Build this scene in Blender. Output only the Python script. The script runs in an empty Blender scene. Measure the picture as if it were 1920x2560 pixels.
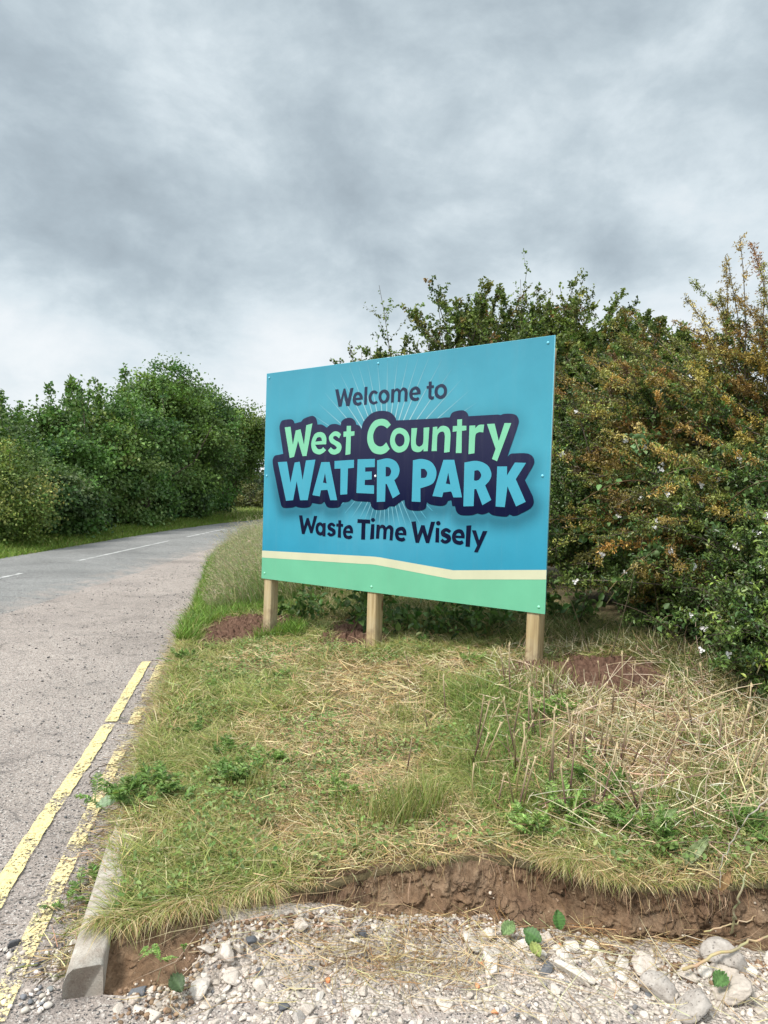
import bpy, math, random
import numpy as np
from mathutils import Vector, Matrix
from mathutils.geometry import tessellate_polygon

rng = np.random.default_rng(7)
random.seed(7)
C = bpy.context.scene.collection
SC = bpy.context.scene
rad = math.radians

# ------------------------------------------------------------------ camera
FPX, CX, CY = 1780.0, 960.0, 1280.0           # focal length and centre in photo pixels (1920 x 2560)
CAM = np.array([0.0, 0.0, 1.6])
UPc = np.array([0.02985, -0.99921, -0.02627]); UPc /= np.linalg.norm(UPc)   # world up in camera axes (right, down, forward)
Yc = np.array([0, 0, 1.0]) - UPc[2] * UPc; Yc /= np.linalg.norm(Yc)
Xc = np.cross(Yc, UPc)
RW = np.stack([Xc, Yc, UPc])                    # camera axes -> world
cam = bpy.data.cameras.new('camera')
cam.sensor_fit = 'VERTICAL'; cam.sensor_height = 36.0; cam.sensor_width = 27.0
cam.lens = FPX / 2560.0 * 36.0
cam.clip_start = 0.05; cam.clip_end = 3000
co = bpy.data.objects.new('camera', cam); C.objects.link(co)
r_, d_, f_ = RW @ np.array([1, 0, 0.]), RW @ np.array([0, 1., 0]), RW @ np.array([0, 0, 1.])
M = Matrix(((r_[0], -d_[0], -f_[0], CAM[0]), (r_[1], -d_[1], -f_[1], CAM[1]), (r_[2], -d_[2], -f_[2], CAM[2]), (0, 0, 0, 1)))
co.matrix_world = M
SC.camera = co

# ------------------------------------------------------------------ world, sun, exposure
SUN_EL, SUN_AZ = 52.0, 232.0                    # degrees; azimuth clockwise from +Y (behind the camera)
w = bpy.data.worlds.new('World'); SC.world = w; w.use_nodes = True
nt = w.node_tree; nt.nodes.clear()
def N(t, kind, **kw):
    n = t.nodes.new(kind)
    for k, v in kw.items():
        if k.startswith('i_'):
            key = k[2:]
            key = int(key) if key.isdigit() else key.replace('_', ' ')
            n.inputs[key].default_value = v
        else:
            setattr(n, k, v)
    return n
def math_(t, op, a, b=None, clamp=False):
    n = t.nodes.new('ShaderNodeMath'); n.operation = op; n.use_clamp = clamp
    for i, x in enumerate((a, b)):
        if x is None: continue
        if isinstance(x, (int, float)): n.inputs[i].default_value = x
        else: t.links.new(x, n.inputs[i])
    return n.outputs[0]
def ramp(t, fac, stops, interp='LINEAR'):
    n = t.nodes.new('ShaderNodeValToRGB'); e = n.color_ramp.elements
    n.color_ramp.interpolation = interp
    while len(e) < len(stops): e.new(0.5)
    for el, (p, c) in zip(e, stops):
        el.position = p
        el.color = (c, c, c, 1) if isinstance(c, (int, float)) else (*c, 1)
    t.links.new(fac, n.inputs[0])
    return n.outputs[0]
def mixc(t, fac, a, b, mode='MIX'):
    n = t.nodes.new('ShaderNodeMix'); n.data_type = 'RGBA'; n.blend_type = mode
    for sock, x in ((n.inputs[0], fac), (n.inputs[6], a), (n.inputs[7], b)):
        if isinstance(x, (int, float)): sock.default_value = x
        elif isinstance(x, tuple): sock.default_value = (*x, 1)
        else: t.links.new(x, sock)
    return n.outputs[2]
def noise(t, vec, scale, detail=4, rough=0.55, dist=0.0, out=0):
    n = t.nodes.new('ShaderNodeTexNoise')
    n.inputs['Scale'].default_value = scale; n.inputs['Detail'].default_value = detail
    n.inputs['Roughness'].default_value = rough; n.inputs['Distortion'].default_value = dist
    if vec is not None: t.links.new(vec, n.inputs['Vector'])
    return n.outputs[out]

tc = N(nt, 'ShaderNodeTexCoord')
sep = N(nt, 'ShaderNodeSeparateXYZ'); nt.links.new(tc.outputs['Generated'], sep.inputs[0])
X_, Y_, Z_ = sep.outputs
zc = math_(nt, 'MAXIMUM', Z_, 0.0)
den = math_(nt, 'ADD', zc, 0.42)
cmb = N(nt, 'ShaderNodeCombineXYZ')
nt.links.new(math_(nt, 'DIVIDE', X_, den), cmb.inputs[0]); nt.links.new(math_(nt, 'DIVIDE', Y_, den), cmb.inputs[1])
mp = N(nt, 'ShaderNodeMapping'); nt.links.new(cmb.outputs[0], mp.inputs[0])
mp.inputs['Location'].default_value = (3.35, 1.15, 0.0); mp.inputs['Scale'].default_value = (1.35, 1.6, 1)
cl1 = noise(nt, mp.outputs[0], 0.95, 6, 0.5, 0.25)
mp2 = N(nt, 'ShaderNodeMapping'); nt.links.new(tc.outputs['Generated'], mp2.inputs[0]); mp2.inputs['Scale'].default_value = (1.0, 1.0, 1.55); mp2.inputs['Location'].default_value = (.37, .2, .61)
cl2 = noise(nt, mp2.outputs[0], 5.2, 8, 0.58, 0.25)
cl = math_(nt, 'ADD', math_(nt, 'MULTIPLY', cl1, 0.50), math_(nt, 'MULTIPLY', cl2, 0.66)); cl = math_(nt, 'ADD', cl, math_(nt, 'MULTIPLY', noise(nt, mp2.outputs[0], 12.0, 8, 0.62, 0.15), 0.26)); cl = math_(nt, 'SUBTRACT', cl, 0.19)
def dirblob(px, py, size, amp):
    """a soft patch of cloud in a given direction of the sky (amp > 0 brighter)"""
    v = RW @ np.array([(px - CX) / FPX, (py - CY) / FPX, 1.0]); v /= np.linalg.norm(v)
    d = N(nt, 'ShaderNodeVectorMath', operation='DOT_PRODUCT'); nt.links.new(tc.outputs['Generated'], d.inputs[0])
    d.inputs[1].default_value = tuple(v)
    g = math_(nt, 'POWER', math_(nt, 'MAXIMUM', d.outputs['Value'], 0.0), 2.0 / (size * size))
    return math_(nt, 'MULTIPLY', g, amp)
for b in ((560, 300, 0.12, 0.08), (1340, 300, 0.13, 0.07), (1300, 90, 0.10, -0.06), (200, 620, 0.16, -0.10), (330, 520, 0.2, -0.03),
          (900, 560, 0.14, -0.08), (1120, 200, 0.17, -0.07), (1540, 640, 0.045, -0.16), (1480, 655, 0.03, -0.08), (340, 760, 0.07, -0.05), (120, 820, 0.10, 0.10), (1830, 380, 0.10, 0.11),
          (30, 150, 0.16, -0.04), (1150, 480, 0.10, 0.05), (750, 760, 0.10, 0.05), (1780, 560, 0.10, 0.08)):
    cl = math_(nt, 'ADD', cl, dirblob(*b))
# elevation: bright near the horizon, grey deck higher up, brightest out of frame overhead
hz = ramp(nt, Z_, ((0.0, 0.46), (0.10, 0.38), (0.20, 0.26), (0.30, 0.08), (0.45, 0.01), (0.60, 0.03), (0.75, 0.22), (1.0, 0.34)))
val = math_(nt, 'ADD', cl, hz)
ccol = ramp(nt, val, ((0.28, (0.245, 0.29, 0.322)), (0.44, (0.312, 0.368, 0.405)), (0.56, (0.39, 0.452, 0.488)), (0.68, (0.50, 0.56, 0.592)), (0.82, (0.60, 0.635, 0.655)), (1.0, (0.68, 0.695, 0.705))))
over = ramp(nt, Z_, ((0.0, 1.0), (0.6, 1.0), (0.85, 1.7), (1.0, 1.9)))
back = ramp(nt, math_(nt, 'MULTIPLY', Y_, -1.0), ((0.0, 1.0), (0.5, 1.5), (1.0, 1.6)))
cloudc = mixc(nt, 1.0, mixc(nt, 1.0, ccol, over, 'MULTIPLY'), back, 'MULTIPLY')
sky = N(nt, 'ShaderNodeTexSky', sky_type='NISHITA', sun_disc=False, sun_elevation=rad(SUN_EL), sun_rotation=rad(SUN_AZ))
bg1 = N(nt, 'ShaderNodeBackground'); bg1.inputs[1].default_value = 0.10; nt.links.new(sky.outputs[0], bg1.inputs[0])
bg2 = N(nt, 'ShaderNodeBackground'); bg2.inputs[1].default_value = 1.0; nt.links.new(cloudc, bg2.inputs[0])
ms = N(nt, 'ShaderNodeMixShader'); ms.inputs[0].default_value = 0.94
nt.links.new(bg1.outputs[0], ms.inputs[1]); nt.links.new(bg2.outputs[0], ms.inputs[2])
wo = N(nt, 'ShaderNodeOutputWorld'); nt.links.new(ms.outputs[0], wo.inputs[0])

sl = bpy.data.lights.new('sun', 'SUN'); sl.energy = 3.0; sl.angle = rad(12); sl.color = (1.0, 0.96, 0.90)
so = bpy.data.objects.new('sun', sl); C.objects.link(so)
sd = Vector((math.sin(rad(SUN_AZ)) * math.cos(rad(SUN_EL)), math.cos(rad(SUN_AZ)) * math.cos(rad(SUN_EL)), math.sin(rad(SUN_EL))))
so.rotation_euler = sd.to_track_quat('Z', 'Y').to_euler(); so.location = (0, -5, 12)
SC.view_settings.view_transform = 'Standard'; SC.view_settings.look = 'None'
SC.view_settings.exposure = 0.56; SC.view_settings.gamma = 1.0
SC.cycles.max_bounces = 7; SC.cycles.diffuse_bounces = 3; SC.cycles.glossy_bounces = 2
SC.cycles.transmission_bounces = 3; SC.cycles.transparent_max_bounces = 8; SC.cycles.caustics_reflective = False

# ------------------------------------------------------------------ small helpers
def unit(v): return v / np.maximum(np.linalg.norm(v, axis=-1, keepdims=True), 1e-9)
def srgb(r, g, b):
    f = lambda c: ((c / 255 + 0.055) / 1.055) ** 2.4 if c > 10 else c / 255 / 12.92
    return (f(r), f(g), f(b))
def _hash(ix, iy, s):
    h = (ix.astype(np.int64) * 374761393 + iy.astype(np.int64) * 668265263 + s * 974711) & 0x7fffffff
    h = ((h ^ (h >> 13)) * 1274126177) & 0x7fffffff
    return ((h ^ (h >> 16)) & 0xffff) / 65535.0
def vnoise(x, y, s=0):
    x = np.asarray(x, float); y = np.asarray(y, float)
    ix, iy = np.floor(x), np.floor(y); fx, fy = x - ix, y - iy
    fx = fx * fx * (3 - 2 * fx); fy = fy * fy * (3 - 2 * fy)
    a, b = _hash(ix, iy, s), _hash(ix + 1, iy, s); c, d = _hash(ix, iy + 1, s), _hash(ix + 1, iy + 1, s)
    return (a * (1 - fx) + b * fx) * (1 - fy) + (c * (1 - fx) + d * fx) * fy
def fbm(x, y, s=0, o=4):
    t = 0; a = 0.5; n = 0
    for i in range(o):
        t = t + a * vnoise(np.asarray(x) * 2 ** i, np.asarray(y) * 2 ** i, s + i * 17); n += a; a *= 0.5
    return t / n
def worley(x, y, s=0):
    x = np.asarray(x, float); y = np.asarray(y, float); ix, iy = np.floor(x), np.floor(y); f1 = np.full(x.shape, 9.); f2 = f1.copy()
    for i in (-1, 0, 1):
        for j in (-1, 0, 1):
            a, b = ix + i, iy + j; d = np.hypot(a + .1 + .8 * _hash(a, b, s) - x, b + .1 + .8 * _hash(a, b, s + 5) - y)
            f2 = np.minimum(f2, np.maximum(f1, d)); f1 = np.minimum(f1, d)
    return f1, f2
def sstep(a, b, x):
    t = np.clip((x - a) / (b - a), 0, 1); return t * t * (3 - 2 * t)

def build(name, V, F, mat, parent=None, col=None, smooth=False, link=True):
    """one mesh object; F is (n,3) or (n,4); V in world space, made local to the parent's location"""
    V = np.asarray(V, np.float32).reshape(-1, 3); F = np.asarray(F, np.int32)
    if parent is not None: V = V - np.array(parent.location, np.float32)
    me = bpy.data.meshes.new(name); k = F.shape[1]
    me.vertices.add(len(V)); me.vertices.foreach_set('co', V.ravel())
    me.loops.add(F.size); me.loops.foreach_set('vertex_index', F.ravel())
    me.polygons.add(len(F)); me.polygons.foreach_set('loop_start', np.arange(0, F.size, k, dtype=np.int32))
    if smooth: me.polygons.foreach_set('use_smooth', np.ones(len(F), bool))
    if col is not None:
        col = np.asarray(col)
        if len(col) < len(V): col = np.repeat(col, len(V) // len(col), axis=0)
        a = me.attributes.new('col', 'FLOAT_COLOR', 'POINT')
        c4 = np.ones((len(V), 4), np.float32); c4[:, :3] = col; a.data.foreach_set('color', c4.ravel())
    me.update(calc_edges=True)
    me.materials.append(mat)
    o = bpy.data.objects.new(name, me)
    if link: C.objects.link(o)
    if parent is not None: o.parent = parent
    return o
def thing(name, label, cat, loc, group=None):
    o = bpy.data.objects.new(name, None); C.objects.link(o); o.location = tuple(float(v) for v in loc)
    o.empty_display_size = 0.2
    return tag(o, label, cat, group)
def tag(o, label, cat, group=None):
    o['label'] = label; o['category'] = cat
    if group: o['group'] = group
    return o
def kind(o, k, label=None):
    o['kind'] = k
    if label: o['label'] = label
    return o

# ------------------------------------------------------------------ materials
def base_mat(name):
    m = bpy.data.materials.new(name); m.use_nodes = True; t = m.node_tree; t.nodes.clear()
    out = N(t, 'ShaderNodeOutputMaterial'); p = N(t, 'ShaderNodeBsdfPrincipled')
    t.links.new(p.outputs[0], out.inputs[0])
    return m, t, p, out
def setc(t, sock, c):
    if isinstance(c, tuple): sock.default_value = (*c, 1)
    else: t.links.new(c, sock)
def bump(t, p, h, strength, dist=0.01):
    b = N(t, 'ShaderNodeBump'); b.inputs['Strength'].default_value = strength; b.inputs['Distance'].default_value = dist
    t.links.new(h, b.inputs['Height']); t.links.new(b.outputs[0], p.inputs['Normal'])
def plain(name, c, rough=0.5, spec=0.4):
    m, t, p, o = base_mat(name); setc(t, p.inputs['Base Color'], c)
    p.inputs['Roughness'].default_value = rough; p.inputs['Specular IOR Level'].default_value = spec
    return m
def leafmat(name, trans=0.3, rough=0.5, spec=0.35):
    m, t, p, o = base_mat(name)
    a = N(t, 'ShaderNodeAttribute', attribute_name='col')
    t.links.new(a.outputs['Color'], p.inputs['Base Color'])
    p.inputs['Roughness'].default_value = rough; p.inputs['Specular IOR Level'].default_value = spec
    tr = N(t, 'ShaderNodeBsdfTranslucent')
    hs = N(t, 'ShaderNodeHueSaturation'); hs.inputs['Saturation'].default_value = 1.1; hs.inputs['Value'].default_value = 1.3
    t.links.new(a.outputs['Color'], hs.inputs['Color']); t.links.new(hs.outputs[0], tr.inputs[0])
    mx = N(t, 'ShaderNodeMixShader'); mx.inputs[0].default_value = trans
    t.links.new(p.outputs[0], mx.inputs[1]); t.links.new(tr.outputs[0], mx.inputs[2]); t.links.new(mx.outputs[0], o.inputs[0])
    return m
def pos(t): return N(t, 'ShaderNodeNewGeometry').outputs['Position']

LEAF = leafmat('leaf'); GLOSSLEAF = leafmat('glossy_leaf', 0.22, 0.38, 0.5); GRASS = leafmat('grass_blade', 0.25, 0.6, 0.25); STRAW = leafmat('straw', 0.12, 0.7, 0.2)
BARK, t, p, o = base_mat('bark')
setc(t, p.inputs['Base Color'], ramp(t, noise(t, pos(t), 30, 4), ((0.3, (0.05, 0.04, 0.03)), (0.7, (0.14, 0.11, 0.08))))); p.inputs['Roughness'].default_value = 0.85
STEM = leafmat('stem', 0.0, 0.75, 0.2)

def tarmac(name, dark, mid, light, tint, speck=190, patch_scale=0.7):
    m, t, p, o = base_mat(name); P = pos(t)
    big = noise(t, P, patch_scale, 5, 0.6, 0.4)
    basec = ramp(t, big, ((0.30, mid), (0.52, tint), (0.72, mid)))
    vo = N(t, 'ShaderNodeTexVoronoi'); vo.inputs['Scale'].default_value = speck; t.links.new(P, vo.inputs['Vector'])
    sp = N(t, 'ShaderNodeSeparateColor'); t.links.new(vo.outputs['Color'], sp.inputs[0])
    st = ramp(t, sp.outputs[0], ((0.0, 0.0), (0.12, 0.0), (0.16, 1.0), (1, 1.0)))
    c = mixc(t, st, dark, basec)
    st2 = ramp(t, sp.outputs[1], ((0.0, 0.0), (0.86, 0.0), (0.90, 0.8), (1, 0.9)))
    c = mixc(t, st2, c, light)
    fine = noise(t, P, 70, 5, 0.7)
    c = mixc(t, 1.0, c, ramp(t, fine, ((0.25, 0.55), (0.75, 1.4))), 'MULTIPLY')
    mid_ = noise(t, P, 6.0, 5, 0.7, 0.6)
    c = mixc(t, ramp(t, mid_, ((0.56, 0.0), (0.70, 0.6))), c, dark)
    if name == 'road_tarmac':                            # the road's edges are worn down to the pinkish stone below
        ea = N(t, 'ShaderNodeAttribute', attribute_name='col'); es = N(t, 'ShaderNodeSeparateColor'); t.links.new(ea.outputs['Color'], es.inputs[0])
        wear = math_(t, 'ADD', es.outputs[0], math_(t, 'MULTIPLY', math_(t, 'SUBTRACT', noise(t, P, 3.2, 7, 0.75, 0.5), 0.5), 2.6))
        c = mixc(t, ramp(t, wear, ((0.35, 0.0), (0.95, 0.95))), c, mixc(t, st, (0.10, 0.095, 0.09), (0.33, 0.288, 0.258)))
    c = mixc(t, 1.0, c, ramp(t, noise(t, P, 0.55, 5, 0.6, 0.5), ((0.32, 0.80), (0.5, 1.0), (0.68, 1.13))), 'MULTIPLY')
    ck = N(t, 'ShaderNodeTexVoronoi', feature='DISTANCE_TO_EDGE'); ck.inputs['Scale'].default_value = 0.8
    ca = N(t, 'ShaderNodeVectorMath', operation='ADD'); t.links.new(P, ca.inputs[0]); cs_ = N(t, 'ShaderNodeVectorMath', operation='SCALE'); cs_.inputs['Scale'].default_value = 0.9
    t.links.new(noise(t, P, 1.7, 5, 0.65, 0, 1), cs_.inputs[0]); t.links.new(cs_.outputs[0], ca.inputs[1]); t.links.new(ca.outputs[0], ck.inputs['Vector'])
    crack = math_(t, 'MULTIPLY', ramp(t, ck.outputs['Distance'], ((0.0, 1.0), (0.014, 0.0))), ramp(t, noise(t, P, 0.9, 3), ((0.50, 0.0), (0.60, 0.75))))
    c = mixc(t, crack, c, (0.06, 0.055, 0.05))
    setc(t, p.inputs['Base Color'], c)
    p.inputs['Roughness'].default_value = 0.9; p.inputs['Specular IOR Level'].default_value = 0.25
    hgt = math_(t, 'ADD', math_(t, 'MULTIPLY', vo.outputs['Distance'], 0.9), math_(t, 'MULTIPLY', fine, 0.8))
    bump(t, p, hgt, 0.8, 0.006)
    return m
ROADM = tarmac('road_tarmac', (0.10, 0.10, 0.10), (0.172, 0.174, 0.168), (0.36, 0.36, 0.35), (0.215, 0.214, 0.205), 120, 0.5)
APRONM = tarmac('worn_tarmac', (0.075, 0.072, 0.07), (0.265, 0.228, 0.205), (0.50, 0.46, 0.42), (0.335, 0.288, 0.255), 150, 0.8)

def paint(name, c1, c2, cover):
    m, t, p, o = base_mat(name); P = pos(t)
    n1 = noise(t, P, 75, 5, 0.75); n2 = noise(t, P, 5, 5, 0.65, 0.5)
    setc(t, p.inputs['Base Color'], mixc(t, ramp(t, n1, ((0.3, 0.0), (0.7, 1.0))), c1, c2))
    p.inputs['Roughness'].default_value = 0.75
    s = math_(t, 'ADD', math_(t, 'MULTIPLY', n1, 0.62), math_(t, 'MULTIPLY', n2, 0.38))
    a = ramp(t, s, ((cover - 0.02, 0.0), (cover + 0.02, 1.0)))
    tr = N(t, 'ShaderNodeBsdfTransparent'); mx = N(t, 'ShaderNodeMixShader')
    t.links.new(a, mx.inputs[0]); t.links.new(tr.outputs[0], mx.inputs[1]); t.links.new(p.outputs[0], mx.inputs[2]); t.links.new(mx.outputs[0], o.inputs[0])
    bump(t, p, n1, 0.6, 0.004)
    return m
YELLOW = paint('yellow_paint', (0.56, 0.44, 0.17), (0.78, 0.68, 0.36), 0.462)
YELLOWORN = paint('worn_yellow_paint', (0.52, 0.41, 0.18), (0.76, 0.65, 0.36), 0.507)
WHITEP = paint('white_paint', (0.40, 0.40, 0.39), (0.55, 0.55, 0.53), 0.478)

SOIL, t, p, o = base_mat('soil'); P = pos(t)
n1 = noise(t, P, 9, 8, 0.68, 0.3); n2 = noise(t, P, 60, 5, 0.7)
vo = N(t, 'ShaderNodeTexVoronoi', feature='DISTANCE_TO_EDGE'); vo.inputs['Scale'].default_value = 22
wv = N(t, 'ShaderNodeVectorMath', operation='ADD'); t.links.new(P, wv.inputs[0])
nn = N(t, 'ShaderNodeVectorMath', operation='SCALE'); t.links.new(noise(t, P, 14, 4, 0.6, 0, 1), nn.inputs[0]); nn.inputs['Scale'].default_value = 0.07
t.links.new(nn.outputs[0], wv.inputs[1]); t.links.new(wv.outputs[0], vo.inputs['Vector'])
crk = ramp(t, vo.outputs['Distance'], ((0.0, 0.0), (0.055, 1.0)))
crk = math_(t, 'MAXIMUM', crk, ramp(t, noise(t, P, 5, 3), ((0.42, 0.0), (0.52, 1.0))))
c = ramp(t, n1, ((0.28, (0.125, 0.078, 0.046)), (0.5, (0.225, 0.142, 0.086)), (0.72, (0.34, 0.235, 0.15))))
c = mixc(t, ramp(t, noise(t, P, 4.0, 5, 0.65, 0.4), ((0.5, 0.0), (0.66, 0.55))), c, (0.34, 0.25, 0.17))
c = mixc(t, ramp(t, noise(t, P, 3.1, 4, 0.6, 0.2), ((0.36, 0.5), (0.48, 0.0))), c, (0.11, 0.065, 0.045))
c = mixc(t, 1.0, c, ramp(t, n2, ((0.3, 0.7), (0.7, 1.2))), 'MULTIPLY')
setc(t, p.inputs['Base Color'], c); p.inputs['Roughness'].default_value = 0.95; p.inputs['Specular IOR Level'].default_value = 0.15
hh = math_(t, 'ADD', math_(t, 'ADD', math_(t, 'MULTIPLY', crk, 0.45), math_(t, 'MULTIPLY', n1, 1.3)), math_(t, 'MULTIPLY', n2, 0.35))
bump(t, p, hh, 1.0, 0.035)
REDSOIL, t, p, o = base_mat('red_soil'); P = pos(t)
n1 = noise(t, P, 16, 8, 0.7); n2 = noise(t, P, 80, 4, 0.7)
setc(t, p.inputs['Base Color'], ramp(t, n1, ((0.25, (0.07, 0.038, 0.026)), (0.55, (0.155, 0.09, 0.062)), (0.8, (0.25, 0.16, 0.115)))))
p.inputs['Roughness'].default_value = 0.95; p.inputs['Specular IOR Level'].default_value = 0.1
bump(t, p, math_(t, 'ADD', n1, math_(t, 'MULTIPLY', n2, 0.3)), 1.0, 0.03)
VERGE, t, p, o = base_mat('verge_soil'); P = pos(t)
n1 = noise(t, P, 2.2, 6, 0.65); n2 = noise(t, P, 60, 5, 0.7)
c = ramp(t, n1, ((0.35, (0.085, 0.07, 0.032)), (0.5, (0.155, 0.125, 0.06)), (0.68, (0.20, 0.15, 0.075))))
c = mixc(t, 1.0, c, ramp(t, n2, ((0.3, 0.6), (0.7, 1.3))), 'MULTIPLY')
setc(t, p.inputs['Base Color'], c); p.inputs['Roughness'].default_value = 0.95; bump(t, p, n2, 1.0, 0.02)
FIELD = plain('field_green', (0.09, 0.115, 0.035), 0.95, 0.1)
RUBBLE, t, p, o = base_mat('rubble_dust'); P = pos(t)
n1 = noise(t, P, 7, 7, 0.65, 0.3); n2 = noise(t, P, 140, 4, 0.7)
vo = N(t, 'ShaderNodeTexVoronoi'); vo.inputs['Scale'].default_value = 85; t.links.new(P, vo.inputs['Vector'])
sp = N(t, 'ShaderNodeSeparateColor'); t.links.new(vo.outputs['Color'], sp.inputs[0])
c = ramp(t, n1, ((0.28, (0.36, 0.305, 0.26)), (0.5, (0.50, 0.44, 0.385)), (0.7, (0.60, 0.54, 0.48))))
c = mixc(t, 1.0, c, ramp(t, sp.outputs[0], ((0.0, 0.6), (0.15, 0.88), (1.0, 1.18))), 'MULTIPLY')
c = mixc(t, 1.0, c, ramp(t, n2, ((0.3, 0.8), (0.7, 1.15))), 'MULTIPLY')
setc(t, p.inputs['Base Color'], c); p.inputs['Roughness'].default_value = 0.95; p.inputs['Specular IOR Level'].default_value = 0.15
bump(t, p, math_(t, 'ADD', math_(t, 'MULTIPLY', vo.outputs['Distance'], -1.2), math_(t, 'MULTIPLY', n2, 0.4)), 1.0, 0.012)

def stonemat(name, stops, sc=45, pits=False):
    m, t, p, o = base_mat(name)
    P = N(t, 'ShaderNodeTexCoord').outputs['Object']
    oi = N(t, 'ShaderNodeObjectInfo')
    n1 = noise(t, P, 4.5, 7, 0.72); n2 = noise(t, P, 22, 5, 0.75)
    c = ramp(t, oi.outputs['Random'], stops)
    c = mixc(t, 1.0, c, ramp(t, n1, ((0.28, 0.6), (0.5, 1.0), (0.72, 1.15))), 'MULTIPLY')
    c = mixc(t, ramp(t, n2, ((0.60, 0.0), (0.70, 0.35))), c, (0.2, 0.17, 0.15))
    setc(t, p.inputs['Base Color'], c); p.inputs['Roughness'].default_value = 0.92; p.inputs['Specular IOR Level'].default_value = 0.2
    h = math_(t, 'ADD', n1, math_(t, 'MULTIPLY', n2, 0.5))
    bump(t, p, h, 0.8, 0.0022)
    return m
STONE = stonemat('limestone', ((0.0, (0.44, 0.385, 0.33)), (0.3, (0.57, 0.505, 0.44)), (0.55, (0.50, 0.44, 0.38)), (0.8, (0.64, 0.575, 0.505)), (1.0, (0.36, 0.33, 0.30))))
WHITESTONE = stonemat('chalky_stone', ((0.0, (0.66, 0.615, 0.55)), (1.0, (0.58, 0.53, 0.47))))
DARKSTONE = stonemat('dark_stone', ((0.0, (0.07, 0.075, 0.085)), (0.5, (0.14, 0.145, 0.155)), (1.0, (0.10, 0.10, 0.105))))
BOULDER, t, p, o = base_mat('pitted_concrete'); P = N(t, 'ShaderNodeTexCoord').outputs['Object']
n1 = noise(t, P, 3.5, 7, 0.75); vo = N(t, 'ShaderNodeTexVoronoi'); vo.inputs['Scale'].default_value = 7.5; t.links.new(P, vo.inputs['Vector'])
sp = N(t, 'ShaderNodeSeparateColor'); t.links.new(vo.outputs['Color'], sp.inputs[0])
pit = math_(t, 'MULTIPLY', ramp(t, vo.outputs['Distance'], ((0.16, 1.0), (0.30, 0.0))), ramp(t, sp.outputs[0], ((0.45, 0.0), (0.55, 1.0))))
c = ramp(t, n1, ((0.3, (0.22, 0.19, 0.165)), (0.5, (0.35, 0.315, 0.28)), (0.7, (0.44, 0.405, 0.365))))
setc(t, p.inputs['Base Color'], mixc(t, math_(t, 'MULTIPLY', pit, 0.75), c, (0.13, 0.115, 0.105))); p.inputs['Roughness'].default_value = 0.95
bump(t, p, math_(t, 'SUBTRACT', n1, math_(t, 'MULTIPLY', pit, 0.5)), 0.9, 0.004)
ORANGE = stonemat('brick_fragment', ((0.0, (0.72, 0.26, 0.10)), (1.0, (0.78, 0.36, 0.2))))
CONCRETE, t, p, o = base_mat('kerb_concrete'); P = pos(t)
n1 = noise(t, P, 14, 7, 0.7); n2 = noise(t, P, 200, 3, 0.8)
c = ramp(t, n1, ((0.3, (0.30, 0.245, 0.20)), (0.5, (0.43, 0.385, 0.33)), (0.72, (0.56, 0.53, 0.47))))
c = mixc(t, 1.0, c, ramp(t, n2, ((0.3, 0.75), (0.7, 1.15))), 'MULTIPLY')
setc(t, p.inputs['Base Color'], c); p.inputs['Roughness'].default_value = 0.9; bump(t, p, math_(t, 'ADD', n1, n2), 0.6, 0.008)
TIMBER, t, p, o = base_mat('post_timber')
P = N(t, 'ShaderNodeTexCoord').outputs['Object']
mpn = N(t, 'ShaderNodeMapping'); mpn.inputs['Scale'].default_value = (34, 34, 1.1); t.links.new(P, mpn.inputs[0])
g = noise(t, mpn.outputs[0], 1.3, 6, 0.6, 0.8)
vo = N(t, 'ShaderNodeTexVoronoi'); vo.inputs['Scale'].default_value = 1.0
mk = N(t, 'ShaderNodeMapping'); mk.inputs['Scale'].default_value = (9, 9, 3.2); t.links.new(P, mk.inputs[0]); t.links.new(mk.outputs[0], vo.inputs['Vector'])
knot = ramp(t, vo.outputs['Distance'], ((0.0, 1.0), (0.13, 0.85), (0.19, 0.0)))
c = ramp(t, g, ((0.30, (0.24, 0.16, 0.075)), (0.5, (0.40, 0.30, 0.155)), (0.70, (0.52, 0.42, 0.25))))
c = mixc(t, knot, c, (0.16, 0.08, 0.035))
c = mixc(t, ramp(t, noise(t, P, 3.5, 3), ((0.45, 0.0), (0.7, 0.5))), c, (0.42, 0.38, 0.28))
hz_ = N(t, 'ShaderNodeSeparateXYZ'); t.links.new(pos(t), hz_.inputs[0])
mud = math_(t, 'ADD', math_(t, 'MULTIPLY', noise(t, pos(t), 9, 6, 0.7), 0.9), math_(t, 'MULTIPLY', hz_.outputs[2], -1.0))
c = mixc(t, ramp(t, mud, ((0.02, 0.0), (0.16, 0.55))), c, (0.17, 0.11, 0.075))
setc(t, p.inputs['Base Color'], c); p.inputs['Roughness'].default_value = 0.75; bump(t, p, g, 0.6, 0.006)

# ------------------------------------------------------------------ the lie of the land
Ky = np.array([-6, 0.5, 2.0, 2.17, 3.2, 4.5, 6.8, 8.7, 15.2, 19, 24, 30, 36, 42, 50, 60, 75.])
Kx = np.array([-.5, -.72, -.92, -.96, -1.2, -1.5, -1.98, -2.35, -3.75, -4.3, -4.4, -4.1, -3.2, -1.8, 2, 12, 30.])
K = lambda y: np.interp(y, Ky, Kx)                              # kerb line: where the verge meets the road
Lx = np.array([-1.3, -1.0, -.78, -.52, -.22, 0, .26, .45, .75, .93, 1.38, 2.6, 9.])
Ly = np.array([2.32, 2.34, 2.42, 2.55, 2.59, 2.72, 2.79, 2.78, 2.73, 2.58, 2.56, 2.5, 2.3])
L = lambda x: np.interp(x, Lx, Ly) + 0.11 * (fbm(np.asarray(x) * 4.2, 0 * np.asarray(x), 3, 4) - 0.5)   # lip of the cut bank
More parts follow.
